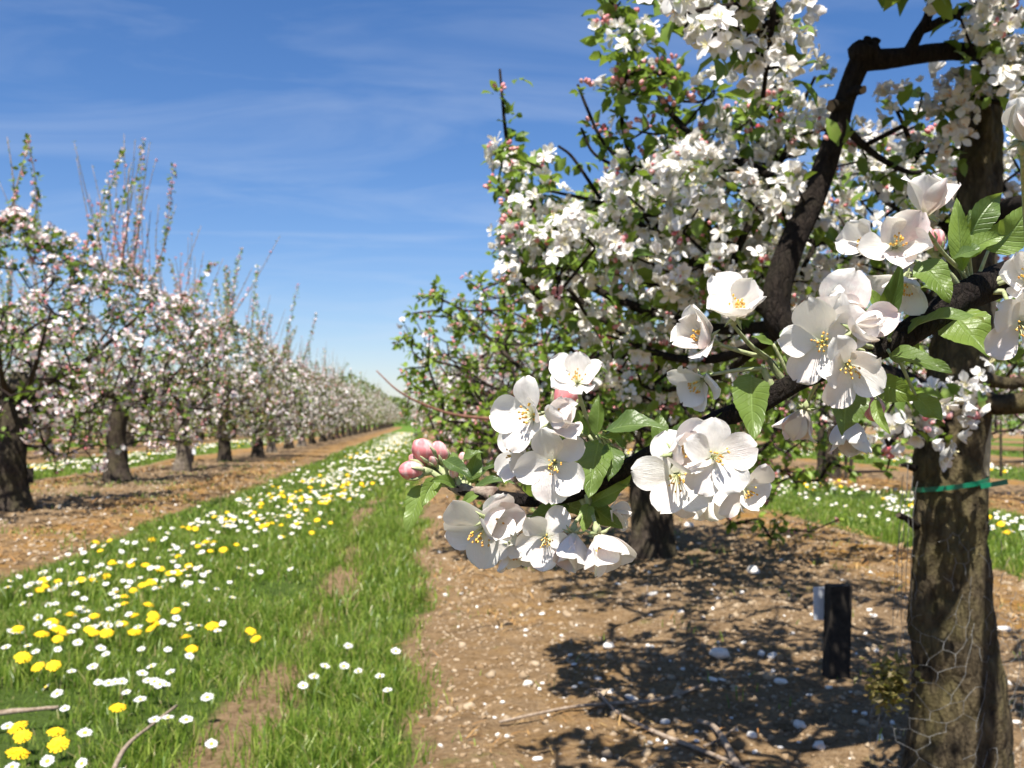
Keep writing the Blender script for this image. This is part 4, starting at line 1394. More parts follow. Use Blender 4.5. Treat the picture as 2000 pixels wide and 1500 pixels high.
BR = [
    [(1530, 635, 2.0), (1430, 560, 2.25), (1300, 470, 2.5), (1180, 400, 2.6), (1060, 370, 2.7)],
    [(1530, 635, 2.0), (1390, 640, 2.3), (1220, 590, 2.5), (1100, 520, 2.7), (1025, 420, 2.8), (992, 290, 2.8), (976, 135, 2.8)],
    [(1530, 645, 2.0), (1400, 700, 2.2), (1270, 685, 2.4), (1150, 600, 2.5), (1070, 520, 2.5), (1030, 440, 2.5)],
    [(1590, 385, 2.05), (1480, 330, 2.2), (1350, 265, 2.3), (1260, 140, 2.4), (1200, 20, 2.4), (1175, -60, 2.4)],
    [(1520, 620, 2.0), (1430, 540, 2.15), (1482, 400, 2.2), (1532, 300, 2.25), (1562, 215, 2.25), (1592, 150, 2.25)],
    [(1562, 215, 2.25), (1535, 175, 2.25), (1500, 130, 2.2), (1480, 80, 2.1)],
    [(1300, 470, 2.5), (1240, 340, 2.5), (1214, 230, 2.5), (1205, 90, 2.5)],
    [(1240, 340, 2.5), (1180, 280, 2.5), (1150, 220, 2.5), (1128, 165, 2.5)],
    [(1214, 330, 2.5), (1160, 300, 2.5), (1135, 250, 2.5)],
    [(1180, 400, 2.6), (1120, 310, 2.6), (1090, 285, 2.6)],
    [(1640, 240, 2.05), (1720, 310, 2.3), (1800, 335, 2.4), (1850, 255, 2.4)],
    [(1905, 450, 2.22), (1810, 430, 2.4), (1720, 385, 2.5), (1690, 290, 2.6)],
    [(1856, 850, 2.15), (1815, 800, 1.95), (1770, 830, 1.85), (1735, 870, 1.8)],
    [(1530, 645, 2.0), (1390, 740, 2.3), (1280, 760, 2.5), (1200, 720, 2.6)],
    [(1880, 620, 2.19), (1790, 570, 2.6), (1690, 500, 2.9), (1600, 430, 3.0), (1480, 300, 3.1)],
    [(1690, 500, 2.9), (1500, 540, 3.0), (1330, 500, 3.1), (1200, 520, 3.1), (1080, 590, 3.0)],
    [(1920, 165, 2.26), (1960, 90, 2.2), (1985, 20, 2.1)],
    [(1950, 103, 2.15), (1985, 160, 2.1), (1975, 215, 2.1)],
    [(1800, -130, 1.95), (1640, -160, 1.75), (1500, -70, 1.5), (1440, 10, 1.45), (1395, 70, 1.42)],
    [(1500, -70, 1.5), (1510, 20, 1.5), (1500, 110, 1.55), (1490, 190, 1.6)],
    [(1440, 10, 1.45), (1370, 20, 1.42), (1330, 30, 1.42)],
    [(1150, 600, 2.5), (1080, 600, 2.5), (1020, 545, 2.55), (985, 470, 2.6)],
    [(1914, 300, 2.24), (1970, 380, 2.4), (2010, 430, 2.5)],
    [(1700, 440, 2.5), (1620, 450, 2.4), (1560, 455, 2.1)],
]
lp = []
skel = []
for i, (pts, rad, seg) in enumerate(LIMBS):
    q = spline(PP(pts), 7)
    V, Fc = tube(q, rad, seg, True, 0.10, 30 + i)
    mk('limb', [(V, Fc, 0, None)], [MT['trunk'] if i in (4, 5) else MT['branch']], big, base_pt)
    skel.append(q)
# pruning stubs and the rough knot at the bend
kp = []
for (a, b, r0, r1) in (((1655, 205, 2.05), (1622, 208, 2.02), .014, .017), ((1660, 185, 2.04), (1686, 176, 2.0), .013, .012), ((1680, 120, 2.05), (1675, 108, 2.03), .018, .014),
                       ((1700, 110, 2.05), (1712, 76, 2.05), .017, .012), ((1690, 100, 2.04), (1695, 72, 2.04), .012, .009), ((1785, 915, 2.12), (1757, 909, 2.06), .010, .004), ((1790, 1028, 2.12), (1754, 1006, 2.05), .011, .008)):
    V, Fc = tube(spline([P(*a), (P(*a) + P(*b)) / 2 + [0, 0, .004], P(*b)], 4), [r0 * .8, (r0 + r1) * .36, r1 * .66], 9, True, .25, 44)
    n_ = len(Fc)
    mk('stub', [(V, Fc[:n_ - 9], 0, None), (V, Fc[n_ - 9:], 1, None)], [MT['branch'], MT['cut']], big, base_pt)
Vk, Fk = sphere_t(8, 12)
rk = np.random.default_rng(45)
Vk = Vk * (1 + .18 * np.sin(5 * Vk[:, :1] + 3 * Vk[:, 1:2]) + rk.normal(0, .06, (len(Vk), 1))) * .029 + P(1688, 105, 2.045)
mk('knot', [(Vk, Fk, 0, None)], [MT['branch']], big, base_pt)
brw = []
for i, pts in enumerate(BR):
    q = spline(PP(pts), 7)
    Ln = np.linalg.norm(np.diff(q, axis=0), axis=1).sum()
    r0 = min(.014, .004 + .0085 * Ln)
    V, Fc = tube(q, [r0, r0 * .7, .0035], 7, True, .08, 60 + i)
    brw.append((V, Fc, 0, None))
    skel.append(q)

# crown clusters: sampled in zones of the crown's volume
def in_poly(x, y, poly):
    c = False
    j = len(poly) - 1
    for i in range(len(poly)):
        xi, yi = poly[i]; xj, yj = poly[j]
        if (yi > y) != (yj > y) and x < (xj - xi) * (y - yi) / (yj - yi) + xi: c = not c
        j = i
    return c


crng = np.random.default_rng(400)


def zone(poly, n, d0, d1):
    xs_, ys_ = [p[0] for p in poly], [p[1] for p in poly]
    o = []
    while len(o) < n:
        x, y = crng.uniform(min(xs_), max(xs_)), crng.uniform(min(ys_), max(ys_))
        if in_poly(x, y, poly): o.append((x, y, crng.uniform(d0, d1)))
    return PP(o)


ZN = [  # polygon, number, depth range, flower share, bud share, leaves, flowers per cluster
    ([(1010, 440), (1130, 440), (1230, 320), (1350, 240), (1480, 260), (1560, 340), (1640, 420), (1640, 620), (1500, 690), (1330, 720), (1200, 690), (1080, 600)], 165, 2.15, 3.0, .80, .12, 5, 6),
    ([(1120, 440), (1280, 340), (1480, 300), (1560, 400), (1520, 560), (1350, 600), (1200, 560)], 48, 2.05, 2.3, .95, .03, 4, 7),
    ([(955, 300), (1010, 260), (1080, 340), (1130, 440), (1090, 620), (1010, 560), (965, 420)], 62, 2.4, 2.9, .34, .40, 7, 5),
    ([(1150, 0), (1230, 0), (1330, 150), (1400, 270), (1250, 330), (1190, 200)], 40, 2.25, 2.55, .07, .48, 7, 4),
    ([(1590, 330), (1650, 260), (1900, 215), (1960, 300), (1960, 560), (1800, 620), (1700, 560), (1600, 600)], 88, 2.35, 3.0, .8, .12, 5, 6),
    ([(1740, 190), (1890, 180), (1890, 330), (1760, 330)], 18, 2.1, 2.22, .9, .0, 4, 6),
    ([(1840, 30), (2000, -20), (2000, 250), (1960, 230), (1900, 130)], 24, 1.9, 2.2, .9, .05, 4, 6),
    ([(1180, 650), (1350, 710), (1310, 800), (1220, 790)], 24, 2.3, 2.8, .6, .25, 6, 5),
    ([(1700, 730), (1800, 760), (1930, 740), (1890, 850), (1760, 890), (1720, 840)], 12, 1.75, 2.0, .8, .1, 4, 5),
    ([(1300, 0), (1440, -20), (1500, 60), (1450, 110), (1340, 90)], 15, 1.38, 1.6, .95, .0, 4, 5),
    ([(1470, -10), (1550, 20), (1560, 130), (1490, 150)], 10, 1.45, 1.65, .95, .0, 4, 5),
    ([(1470, 150), (1560, 130), (1600, 330), (1500, 330)], 16, 2.1, 2.4, .8, .1, 4, 5),
    ([(1560, 230), (1640, 260), (1600, 400), (1540, 420)], 4, 1.95, 2.15, .9, .05, 4, 6),
    ([(1350, 150), (1480, 200), (1480, 330), (1350, 300)], 16, 2.2, 2.5, .25, .4, 6, 5),
    ([(1960, 250), (2040, 250), (2040, 520), (1960, 480)], 14, 2.3, 2.6, .8, .1, 5, 5),
    ([(1270, 340), (1500, 300), (1900, 300), (1960, 600), (1320, 640)], 65, 3.1, 4.1, .5, .2, 6, 5),
    ([(1560, 640), (2000, 600), (2000, 720), (1700, 700)], 18, 2.4, 2.9, .5, .2, 6, 5),
]
sk = np.concatenate(skel + [tr_pts[56::2]])
fl, lf, bd, tw = [], [], [], []
for poly, n, d0, d1, pf, pb, nl, nf in ZN:
    pts = zone(poly, n, d0, d1)
    dist = np.array([np.min(np.linalg.norm(sk - p, axis=1)) for p in pts])
    pts = pts[np.argsort(dist)]
    arr, par, tips, n0 = grow(list(sk), pts, crng, maxlen=.12)
    rad = np.minimum(thick(par, len(arr), n0, 0.0022, .5), .008)
    tw.append(wood_parts(arr, par, rad, n0, 0, 5))
    C = arr[tips]
    D = norm(C - P(1560, 640, 2.3) + crng.normal(0, .45, C.shape) + to_sun * .5 - FW * .35)
    a, b, c_ = clusters(C, D, None, crng, nf + 3, .0225, .042, nl, .046, pf, pb, 0, .5 if n == 18 else .04)
    mid_ = arr[n0:][crng.random(len(arr) - n0) < .25]
    a2, b2, c2 = clusters(mid_, norm(crng.normal(size=mid_.shape) + [0, 0, .4]), None, crng, 3, .020, .028, 4, .040, .35, .15, 0)
    a, b, c_ = a + a2, b + b2, c_ + c2
    fl += a; lf += b; bd += c_
ZN_DONE = 1
# the crown goes on above the frame: unseen clusters added to shade ground and trunk
ov = []
while len(ov) < 720:
    if len(ov) < 40: p = np.array([crng.uniform(-.08, .5), crng.uniform(1.35, 1.75), crng.uniform(1.55, 1.9)])
    elif len(ov) < 330: p = np.array([crng.uniform(.72, 1.5), crng.uniform(1.05, 1.85), crng.uniform(1.42, 2.2)])
    elif len(ov) >= 640: p = np.array([crng.uniform(.80, .97), crng.uniform(1.57, 1.85), crng.uniform(1.46, 1.8)])  # dense clump added to keep sun off the upper trunk
    elif len(ov) < 560: p = np.array([crng.uniform(.12, 1.7), crng.uniform(2.9, 4.4), crng.uniform(2.15, 2.8)])
    else: p = np.array([crng.uniform(.3, 2.1), crng.uniform(1.5, 3.6), crng.uniform(1.7, 2.35)])
    dd_ = np.dot(p - C0, FW); yy_ = 750 - np.dot(p - C0, UP) / dd_ * F
    if yy_ > -45 or (p[1] < 1.56 and .74 < p[0] < 1.15) or (.97 < p[0] < 1.3 and p[1] < 1.75): continue  # kept out of view, with gaps left for sun on the trunk
    ov.append(p)
ov = np.array(ov)
sk_up = np.concatenate([skel[1], skel[2], skel[3], skel[len(LIMBS) + 18], tr_pts[100::2]])
dist = np.array([np.min(np.linalg.norm(sk_up - p, axis=1)) for p in ov])
ov = ov[np.argsort(dist)]
arr, par, tips, n0 = grow(list(sk_up), ov, crng, maxlen=.15)
rad = np.minimum(thick(par, len(arr), n0, 0.003, .5), .016)
tw.append(wood_parts(arr, par, rad, n0, 0, 5))
C = arr[tips]
D = norm(crng.normal(0, .5, C.shape) + [0, 0, 1.0])
a, b, c_ = clusters(C, D, None, crng, 5, .0225, .05, 6, .055, .7, .1, 0)
fl += a; lf += b; bd += c_
# leafy clusters along the shoots themselves
for i, pts in enumerate(BR):
    q = spline(PP(pts), 7)
    seglen = np.concatenate([[0], np.cumsum(np.linalg.norm(np.diff(q, axis=0), axis=1))])
    step = .05 if i in (1, 3, 6, 7, 8, 9, 21) else .085
    s = np.arange(seglen[-1] * .25, seglen[-1], step)
    C = np.stack([np.interp(s, seglen, q[:, k]) for k in range(3)], -1) + crng.normal(0, .018, (len(s), 3))
    D = norm(crng.normal(size=C.shape) * .8 + [0, 0, .5] - FW * .2)
    shoot = i in (1, 3, 6, 7, 8, 9)
    a, b, c_ = clusters(C, D, None, crng, 3 if shoot else 4, .021, .03, 6 if shoot else 5, .036 if i in (7, 8, 9) else .042, .08 if shoot else .55, .42 if shoot else .15, 0)
    fl += a; lf += b; bd += c_
mk('branch', brw + tw, [MT['branch']], big, base_pt)
mk('foliage', lf, [MT['leaf_mid']], big, base_pt)
tag(mk('blossom', fl + bd, [MT['petal_mid'], MT['anther_pale'], MT['bud'], MT['wilt']], big, base_pt), None, None, None, 'stuff')

# ------------------------------------------------------------------ the near branch with its large blossoms
nb = spline(PP([(880, 948, .545), (905, 958, .54), (960, 968, .53), (1040, 978, .52), (1130, 962, .51), (1210, 922, .505), (1290, 878, .50), (1400, 822, .50), (1480, 790, .50), (1560, 742, .50), (1640, 708, .50), (1740, 668, .505), (1800, 632, .51), (1900, 568, .53), (2000, 528, .58), (2080, 480, .75), (2090, 430, 1.2), (2020, 400, 1.8), (1910, 430, 2.2)]), 7)
V, Fc = tube(nb, [.0024, .0027, .0030, .0034, .0039, .0043, .0045, .0048, .0052, .0056, .0061, .0066, .0072, .0082, .0095, .012, .015, .020, .026], 14, True, .13, 9)
near_branch = mk('branch', [(V, Fc, 0, None)], [MT['near_bark']], big, base_pt)
V, Fc = tube(spline(PP([(876, 945, .545), (905, 957, .541), (935, 962, .535), (968, 968, .528)]), 4), [.0024, .0036, .0034, .0042], 12, True, .2, 10)
mk('bark', [(V, Fc, 0, None)], [MT['twig_tip']], near_branch, base_pt)


def attach(px, py):
    """nearest point of the near branch in the picture"""
    i = np.argmin([np.hypot(*(np.array([(np.dot(q - C0, RT) / np.dot(q - C0, FW)) * F + 1000, 750 - np.dot(q - C0, UP) / np.dot(q - C0, FW) * F]) - (px, py))) for q in nb[:92]])
    return nb[i]


def stem_to(a, b, r0, r1, sag=(0, 0, 0)):
    m = (a + b) / 2 + np.array(sag)
    return tube(spline([a, m, b], 5), [r0, r1], 6, True, .05, 3)


BL = [
    # px, py, depth, petal px, facing (right, up, towards), openness, roll, attach px
    (950, 1014, .50, 76, (.55, -.05, .85), .46, .3, (1070, 1010), ()),
    (948, 1030, .515, 82, (-.25, -.45, .75), .95, 2.2, (1070, 1015), ()),
    (1000, 1062, .51, 58, (.15, -.8, .35), .55, 1.0, (1070, 1015), ()),
    (1066, 1050, .49, 62, (-.05, -.15, 1.0), .86, .95, (1085, 1000), ()),
    (1120, 1042, .485, 72, (-.12, -.85, .40), .34, .4, (1150, 1000), ()),
    (1168, 1045, .48, 82, (.16, -.80, .45), .42, 1.2, (1155, 1000), ()),
    (1188, 1003, .51, 48, (.75, .0, .45), .70, .2, (1150, 985), ()),
    (1042, 812, .485, 78, (-.45, .12, .85), .80, .5, (1150, 850), ()),
    (1080, 826, .465, 70, (.25, .35, .75), .26, 1.4, (1150, 850), ()),
    (1128, 748, .48, 62, (-.05, .62, .72), .72, .1, (1155, 840), ()),
    (1082, 903, .465, 76, (-.08, -.22, .97), .84, .65, (1150, 870), ()),
    (1020, 890, .50, 62, (-.75, -.1, .55), .75, .9, (1130, 870), ()),
    (1322, 928, .475, 84, (-.15, -.15, .95), .88, .55, (1290, 880), ()),
    (1318, 888, .455, 80, (.35, .25, .85), .40, 1.9, (1290, 880), ()),
    (1394, 893, .445, 78, (.12, .04, 1.0), .86, .33, (1340, 850), ()),
    (1452, 950, .47, 66, (.38, -.35, .80), .76, .15, (1390, 850), ()),
    (1400, 950, .50, 82, (.05, -.75, .40), .62, 1.1, (1380, 850), ()),
    (1345, 945, .505, 66, (-.1, -.85, .25), .60, .2, (1330, 860), ()),
    (1436, 618, .475, 84, (.02, .66, .74), .52, .97, (1500, 700), ()),
    (1384, 664, .485, 84, (-.62, .25, .55), .38, .2, (1500, 700), ()),
    (1372, 742, .495, 66, (-.62, -.45, .45), .60, 1.3, (1490, 720), ()),
    (1606, 668, .455, 92, (-.32, -.10, .92), .74, .45, (1700, 690), ()),
    (1628, 632, .465, 104, (-.10, .45, .75), .14, 1.1, (1700, 680), ()),
    (1668, 648, .445, 84, (.25, .30, .85), .14, .2, (1710, 680), ()),
    (1655, 712, .435, 80, (-.04, -.34, .92), .78, .75, (1705, 690), ()),
    (1572, 800, .52, 66, (-.3, -.85, -.1), .36, .3, (1600, 740), ()),
    (1655, 815, .525, 74, (.05, -.90, .1), .42, 1.2, (1660, 720), ()),
    (1808, 420, .475, 84, (-.05, .92, .35), .36, .55, (1880, 530), ()),
    (1748, 482, .465, 82, (-.15, .22, .92), .38, .9, (1860, 540), ()),
    (1702, 478, .50, 62, (-.8, .15, .45), .60, .4, (1860, 540), ()),
    (1768, 548, .505, 76, (-.35, -.65, .50), .55, 1.5, (1870, 550), ()),
    (1998, 275, .42, 92, (-.15, .80, .45), .28, .2, (2010, 520), ()),
    (2010, 548, .47, 74, (-.50, .30, .78), .60, .7, (1990, 540), ()),
    (1995, 632, .465, 78, (-.10, -.30, .92), .86, .25, (1960, 570), ()),
]
for i, (px, py, d, lpx, fc, opn, roll, ap, skip) in enumerate(BL):
    c = P(px, py, d)
    ax = camdir(*fc)
    Ls = lpx / F * d
    pet, stm, M = blossom_geo(c, ax, Ls, opn, roll, 500 + i, skip)
    b = mk('blossom', pet, [MT['petal_pink' if opn < .5 else 'petal']], big, c)
    mk('stamen_cluster', stm, [MT['filament'], MT['anther']], b, c)
    # calyx and stalk
    st = []
    V, Fc = tube([c - ax * .30 * Ls, c - ax * .16 * Ls, c - ax * .01 * Ls], [.05 * Ls, .11 * Ls, .10 * Ls], 9)
    st.append((V, Fc, 0, None))
    for k in range(5):
        a = roll + 2 * math.pi * (k + .5) / 5
        e = M @ np.array([math.cos(a), math.sin(a), 0])
        tipv = c + e * .34 * Ls - ax * .13 * Ls
        V, Fc = tube([c + e * .06 * Ls - ax * .03 * Ls, c + e * .2 * Ls - ax * .05 * Ls, tipv], [.05 * Ls, .045 * Ls, .008 * Ls], 5)
        st.append((V, Fc, 0, None))
    apt = attach(*ap)
    V, Fc = stem_to(c - ax * .28 * Ls, P(ap[0], ap[1], np.dot(apt - C0, FW)), .0009, .0013, -ax * .1 * Ls)
    st.append((V, Fc, 0, None))
    V, Fc = stem_to(P(ap[0], ap[1], np.dot(apt - C0, FW)), apt, .0016, .0022)
    st.append((V, Fc, 0, None))
    mk('stem', st, [MT['stem']], b, c)

# buds at the tip and elsewhere
BD = [(828, 880, .545, 24, (-.55, .6, .4), (893, 948)), (857, 884, .55, 21, (-.25, .85, .4), (898, 950)), (816, 900, .55, 17, (-.7, .4, .3), (893, 948)), (804, 919, .54, 22, (-.95, .1, .3), (890, 950)), (903, 893, .56, 9, (.1, .9, .2), (905, 955)), (886, 925, .54, 10, (-.3, .4, .7), (900, 955)), (842, 897, .545, 13, (-.5, .6, .4), (895, 950)),
      (1706, 798, .50, 24, (.1, -.8, .5), (1690, 700)), (1106, 776, .50, 30, (.1, .8, .4), (1150, 850)), (1806, 462, .50, 22, (-.4, .5, .4), (1870, 540)), (1828, 470, .505, 20, (-.1, .7, .4), (1870, 540))]


def bud_geo(c, ax, rad, seed):
    r = np.random.default_rng(seed)
    Vt, Ft = sphere_t(14, 30)
    a = np.arctan2(Vt[:, 1], Vt[:, 0]); z = Vt[:, 2]
    saw = ((3 * a / (2 * math.pi) + .45 * z + r.random()) % 1.0)
    s = 1 + .13 * (saw - .5) * np.clip(1.1 - z * z, 0.2, 1) + .03 * np.sin(3 * a - 5 * z)
    Vt = Vt * s[:, None] * np.array([.86, .86, 1.15])
    Vt[:, 0] += .10 * Vt[:, 2] ** 2 * r.normal()
    M = frames(np.array([ax]), np.array([r.uniform(0, 6)]))[0]
    return (Vt * rad) @ M.T + c, Ft


for i, (px, py, d, rpx, fc, ap) in enumerate(BD):
    c = P(px, py, d); ax = camdir(*fc); rad = rpx / F * d
    V, Fc = bud_geo(c, ax, rad, 600 + i)
    b = mk('bud', [(V, Fc, 0, None)], [MT['bud']], big, c)
    st = []
    M = frames(np.array([ax]), np.array([0.3]))[0]
    V, Fc = tube([c - ax * rad * 1.9, c - ax * rad * 1.3, c - ax * rad * .85], [rad * .25, rad * .42, rad * .5], 9)
    st.append((V, Fc, 0, None))
    for k in range(5):
        e = M @ np.array([math.cos(k * 1.257), math.sin(k * 1.257), 0])
        V, Fc = tube(spline([c + e * rad * .45 - ax * rad * .95, c + e * rad * .84 - ax * rad * .35, c + e * rad * .93 + ax * rad * .25], 3), [rad * .22, rad * .2, rad * .04], 5)
        st.append((V, Fc, 0, None))
    apt = attach(*ap)
    V, Fc = stem_to(c - ax * rad * 1.8, apt, .0016, .0021)
    st.append((V, Fc, 0, None))
    mk('stem', st, [MT['stem']], b, c)

LV = [
    # base px, tip px, depth base, depth tip, width px, normal (right, up, towards), fold, droop
    ((822, 948), (791, 1040), .545, .535, 44, (-.3, .35, .8), .35, .12),
    ((856, 935), (826, 988), .54, .525, 36, (.35, .25, .8), .30, .10),
    ((890, 950), (842, 938), .54, .53, 24, (0, .5, .8), .4, .1),
    ((866, 898), (922, 932), .54, .53, 30, (-.2, .6, .6), .5, .1),
    ((900, 935), (885, 880), .545, .55, 30, (.4, .2, .8), .5, .15),
    ((905, 900), (942, 880), .55, .55, 26, (.0, .8, .5), .6, .2),
    ((918, 945), (935, 878), .55, .555, 34, (.3, .3, .8), .5, -.1),
    ((912, 940), (968, 905), .55, .56, 26, (-.2, .7, .5), .5, .1),
    ((920, 958), (1002, 938), .54, .53, 26, (.0, .75, .45), .5, .15),
    ((935, 962), (900, 992), .535, .52, 20, (.2, .4, .8), .4, .1),
    ((975, 965), (960, 1000), .53, .52, 30, (.3, .5, .7), .3, .1),
    ((1040, 975), (1040, 905), .52, .50, 34, (-.3, .2, .8), .5, .1),
    ((1178, 845), (1302, 828), .50, .485, 62, (-.05, .8, .55), .45, .22),
    ((1170, 862), (1150, 968), .495, .475, 66, (-.1, .35, .9), .30, .16),
    ((1192, 868), (1192, 934), .495, .48, 44, (.2, .35, .9), .30, .12),
    ((1165, 850), (1168, 770), .50, .50, 34, (-.4, .2, .8), .7, .1),
    ((1150, 850), (1115, 790), .50, .50, 22, (-.4, .2, .8), .5, .1),
    ((1175, 850), (1220, 870), .50, .49, 34, (.1, .7, .5), .5, .2),
    ((1095, 985), (1170, 1010), .52, .50, 46, (.0, .6, .6), .3, .1),
    ((1110, 985), (1030, 1020), .515, .50, 40, (.1, .5, .7), .4, .1),
    ((1150, 985), (1228, 945), .51, .50, 44, (.1, .6, .7), .3, .1),
    ((1160, 990), (1215, 1030), .51, .50, 40, (-.2, .3, .8), .4, .2),
    ((1150, 985), (1140, 1040), .50, .49, 34, (-.3, .2, .8), .4, .1),
    ((1200, 945), (1245, 905), .51, .50, 40, (-.2, .5, .8), .35, .1),
    ((1300, 880), (1360, 820), .51, .52, 46, (-.3, .3, .8), .4, .1),
    ((1290, 880), (1290, 805), .515, .52, 40, (.2, .2, .9), .4, .1),
    ((1468, 735), (1472, 856), .485, .455, 74, (-.25, .15, .9), .62, .10),
    ((1420, 810), (1398, 872), .50, .49, 46, (.3, .4, .8), .4, .1),
    ((1525, 668), (1568, 642), .495, .49, 34, (.0, .6, .7), .4, .1),
    ((1510, 672), (1470, 655), .495, .49, 22, (.0, .6, .7), .4, .1),
    ((1720, 648), (1762, 502), .495, .475, 44, (-.55, .1, .8), .75, .12),
    ((1715, 640), (1698, 560), .50, .50, 36, (.3, .1, .9), .5, .1),
    ((1795, 512), (1858, 582), .485, .47, 66, (-.15, .5, .85), .30, .18),
    ((1770, 648), (1918, 606), .50, .49, 54, (-.1, .85, .40), .45, .30),
    ((1738, 690), (1858, 716), .495, .47, 54, (-.1, .65, .65), .35, .18),
    ((1850, 600), (1935, 692), .52, .50, 100, (.1, .2, .95), .15, .10),
    ((1735, 660), (1735, 618), .49, .485, 22, (.3, .2, .9), .6, .1),
    ((1880, 530), (1868, 385), .52, .52, 44, (-.4, .1, .8), .65, .1),
    ((1890, 470), (1962, 376), .52, .52, 58, (.1, -.2, .9), .45, .1),
    ((1880, 500), (1960, 455), .52, .51, 50, (.1, .5, .7), .5, .2),
    ((1930, 490), (2012, 400), .53, .52, 74, (-.1, -.1, .95), .3, .1),
    ((1860, 505), (1930, 482), .52, .51, 36, (.0, .6, .7), .4, .2),
    ((1700, 745), (1792, 782), .515, .50, 56, (-.2, -.3, .85), .35, .2),
    ((1788, 772), (1842, 822), .51, .50, 48, (.1, .1, .95), .3, .1),
    ((1652, 752), (1650, 842), .485, .465, 84, (.0, .35, .9), .35, .10),
    ((1710, 780), (1738, 848), .49, .48, 26, (-.5, .1, .8), .7, .1),
    ((1555, 690), (1520, 720), .51, .50, 26, (.0, .5, .7), .4, .1),
    ((1870, 560), (1800, 560), .53, .53, 40, (.0, .5, .7), .4, .1),
    ((1780, 640), (1770, 700), .52, .52, 46, (.3, -.2, .9), .4, .1),
    ((1860, 480), (1900, 410), .53, .53, 40, (.3, -.2, .9), .4, .1),
    ((1610, 745), (1600, 690), .52, .52, 34, (.3, .2, .9), .4, .1),
    ((1340, 855), (1300, 900), .51, .50, 40, (.3, .2, .9), .4, .1),
]
for i, (b, t, d0, d1, w_, nr, fo, dr) in enumerate(LV):
    A, B = P(b[0], b[1], d0), P(t[0], t[1], d1)
    V, Fc, uv = leaf_geo(A, B, w_ / F * d0, camdir(*nr), 700 + i, fo, dr)
    lo = mk('leaf', [(V, Fc, 0, uv)], [MT['leaf']], big, A)
    apt = attach(*b)
    if np.linalg.norm(apt - A) > .002:
        V, Fc = stem_to(A, apt, .0008, .0012)
        mk('stalk', [(V, Fc, 0, None)], [MT['stem']], lo, A)

# bare red twig reaching over the path
tw = []
for pts, r0 in (([(1010, 822, 3.6), (900, 812, 3.5), (840, 795, 3.45), (780, 765, 3.4), (735, 724, 3.4)], .0065), ([(900, 672, 4.2), (800, 655, 4.1), (760, 645, 4.0), (722, 620, 4.0)], .005), ([(890, 905, 3.3), (850, 880, 3.2), (825, 845, 3.2)], .005)):
    q = spline(PP(pts), 6)
    V, Fc = tube(q, [r0, r0 * .7, r0 * .3], 7, True, .05, 3)
    tw.append((V, Fc, 0, None))
rt = mk('bare_twig', [tw[0]], [m_plain('red twig', (0.13, 0.06, 0.04), (0.26, 0.13, 0.09), 60)], big, base_pt)

# ------------------------------------------------------------------ wire guard, strap, stakes, posts, sticks
wp = []
hexw, hexh = .042, .036
ztop = .62
axis_z = tr_pts[:, 2]


def trunk_axis(z):
    return np.array([np.interp(z, axis_z, tr_pts[:, 0]), np.interp(z, axis_z, tr_pts[:, 1])])


def guard_pt(th, z):
    c = trunk_axis(z)
    left = max(0, math.cos(th - math.pi * 1.08))           # bulges out on the left, towards the camera
    rr = .093 + .018 * math.sin(3 * th + 6 * z) + .008 * math.sin(7 * th - 23 * z) + left ** 2 * .13 * math.exp(-((z - .16) / .16) ** 2) + .03 * max(0, .2 - z)
    rr += .035 * max(0, math.cos(th - .05)) ** 4 * math.exp(-((z - .2) / .25) ** 2)
    z2 = z * (1 - .12 * left) + .014 * math.sin(5 * th + 9 * z) + .008 * math.sin(11 * th - 31 * z)
    th = th + .10 * math.sin(13 * z + 2 * th)
    return np.array([c[0] + rr * math.cos(th), c[1] + rr * math.sin(th), z2 + base_pt[2]])


ncol = 18
rows_ = int(ztop / hexh)
for i in range(rows_):
    for j in range(ncol):
        z = i * hexh
        if z > .40 and (math.sin(j * 2.3 + 1) > 0.1): continue
        if crng.random() < .10: continue
        t0 = 2 * math.pi * (j + .5 * (i % 2)) / ncol
        dt = math.pi / ncol
        A = guard_pt(t0, z); B = guard_pt(t0, z + hexh * .55)
        Cc = guard_pt(t0 + dt, z + hexh); Dd = guard_pt(t0 - dt, z + hexh)
        for a, b, w_ in ((A, B, 1.25), (B, Cc, .8), (B, Dd, .8)):
            V, Fc = tube([a, (a + b) / 2 + crng.normal(0, .0013, 3), b], [.00048 * w_], 4, False)
            wp.append((V, Fc, 0, None))
# torn wires rising on the left
for k, (px, py0, py1) in enumerate(((1757, 1180, 925), (1766, 1190, 905), (1775, 1180, 930), (1783, 1160, 940), (1750, 1200, 1040))):
    q = spline(PP([(px - 6, py0 + 30, 2.10), (px - 2, (py0 + py1) / 2, 2.07), (px + 8, py1, 2.06)]), 6)
    V, Fc = tube(q + crng.normal(0, .0012, q.shape), [.0008], 4, False)
    wp.append((V, Fc, 0, None))
guard = mk('wire_guard', wp, [MT['wire']], None, base_pt)
tag(guard, 'bent galvanised chicken wire guard round the foot of the big trunk', 'wire guard')
# trapped debris in the bulge
r = np.random.default_rng(801)
n = 420
cen = P(1738, 1335, 2.03)
pts = cen + r.normal(0, 1, (n, 3)) * np.array([.016, .016, .022])
o = norm(r.normal(size=(n, 3)) * [1, 1, .5]); up = norm(r.normal(size=(n, 3)) + [0, 0, 1])
yv = norm(np.cross(up, o)); z = np.cross(o, yv)
M = np.stack([o, yv, z], 2) * r.uniform(.010, .024, n)[:, None, None]
V, T_ = inst(LF_V, LF_T, M, pts)
tag(mk('leaves', [(V, T_, 0, None)], [MT['leaf_rust']]), 'clump of dead leaves caught in the wire guard', 'dead leaves', None, 'stuff')

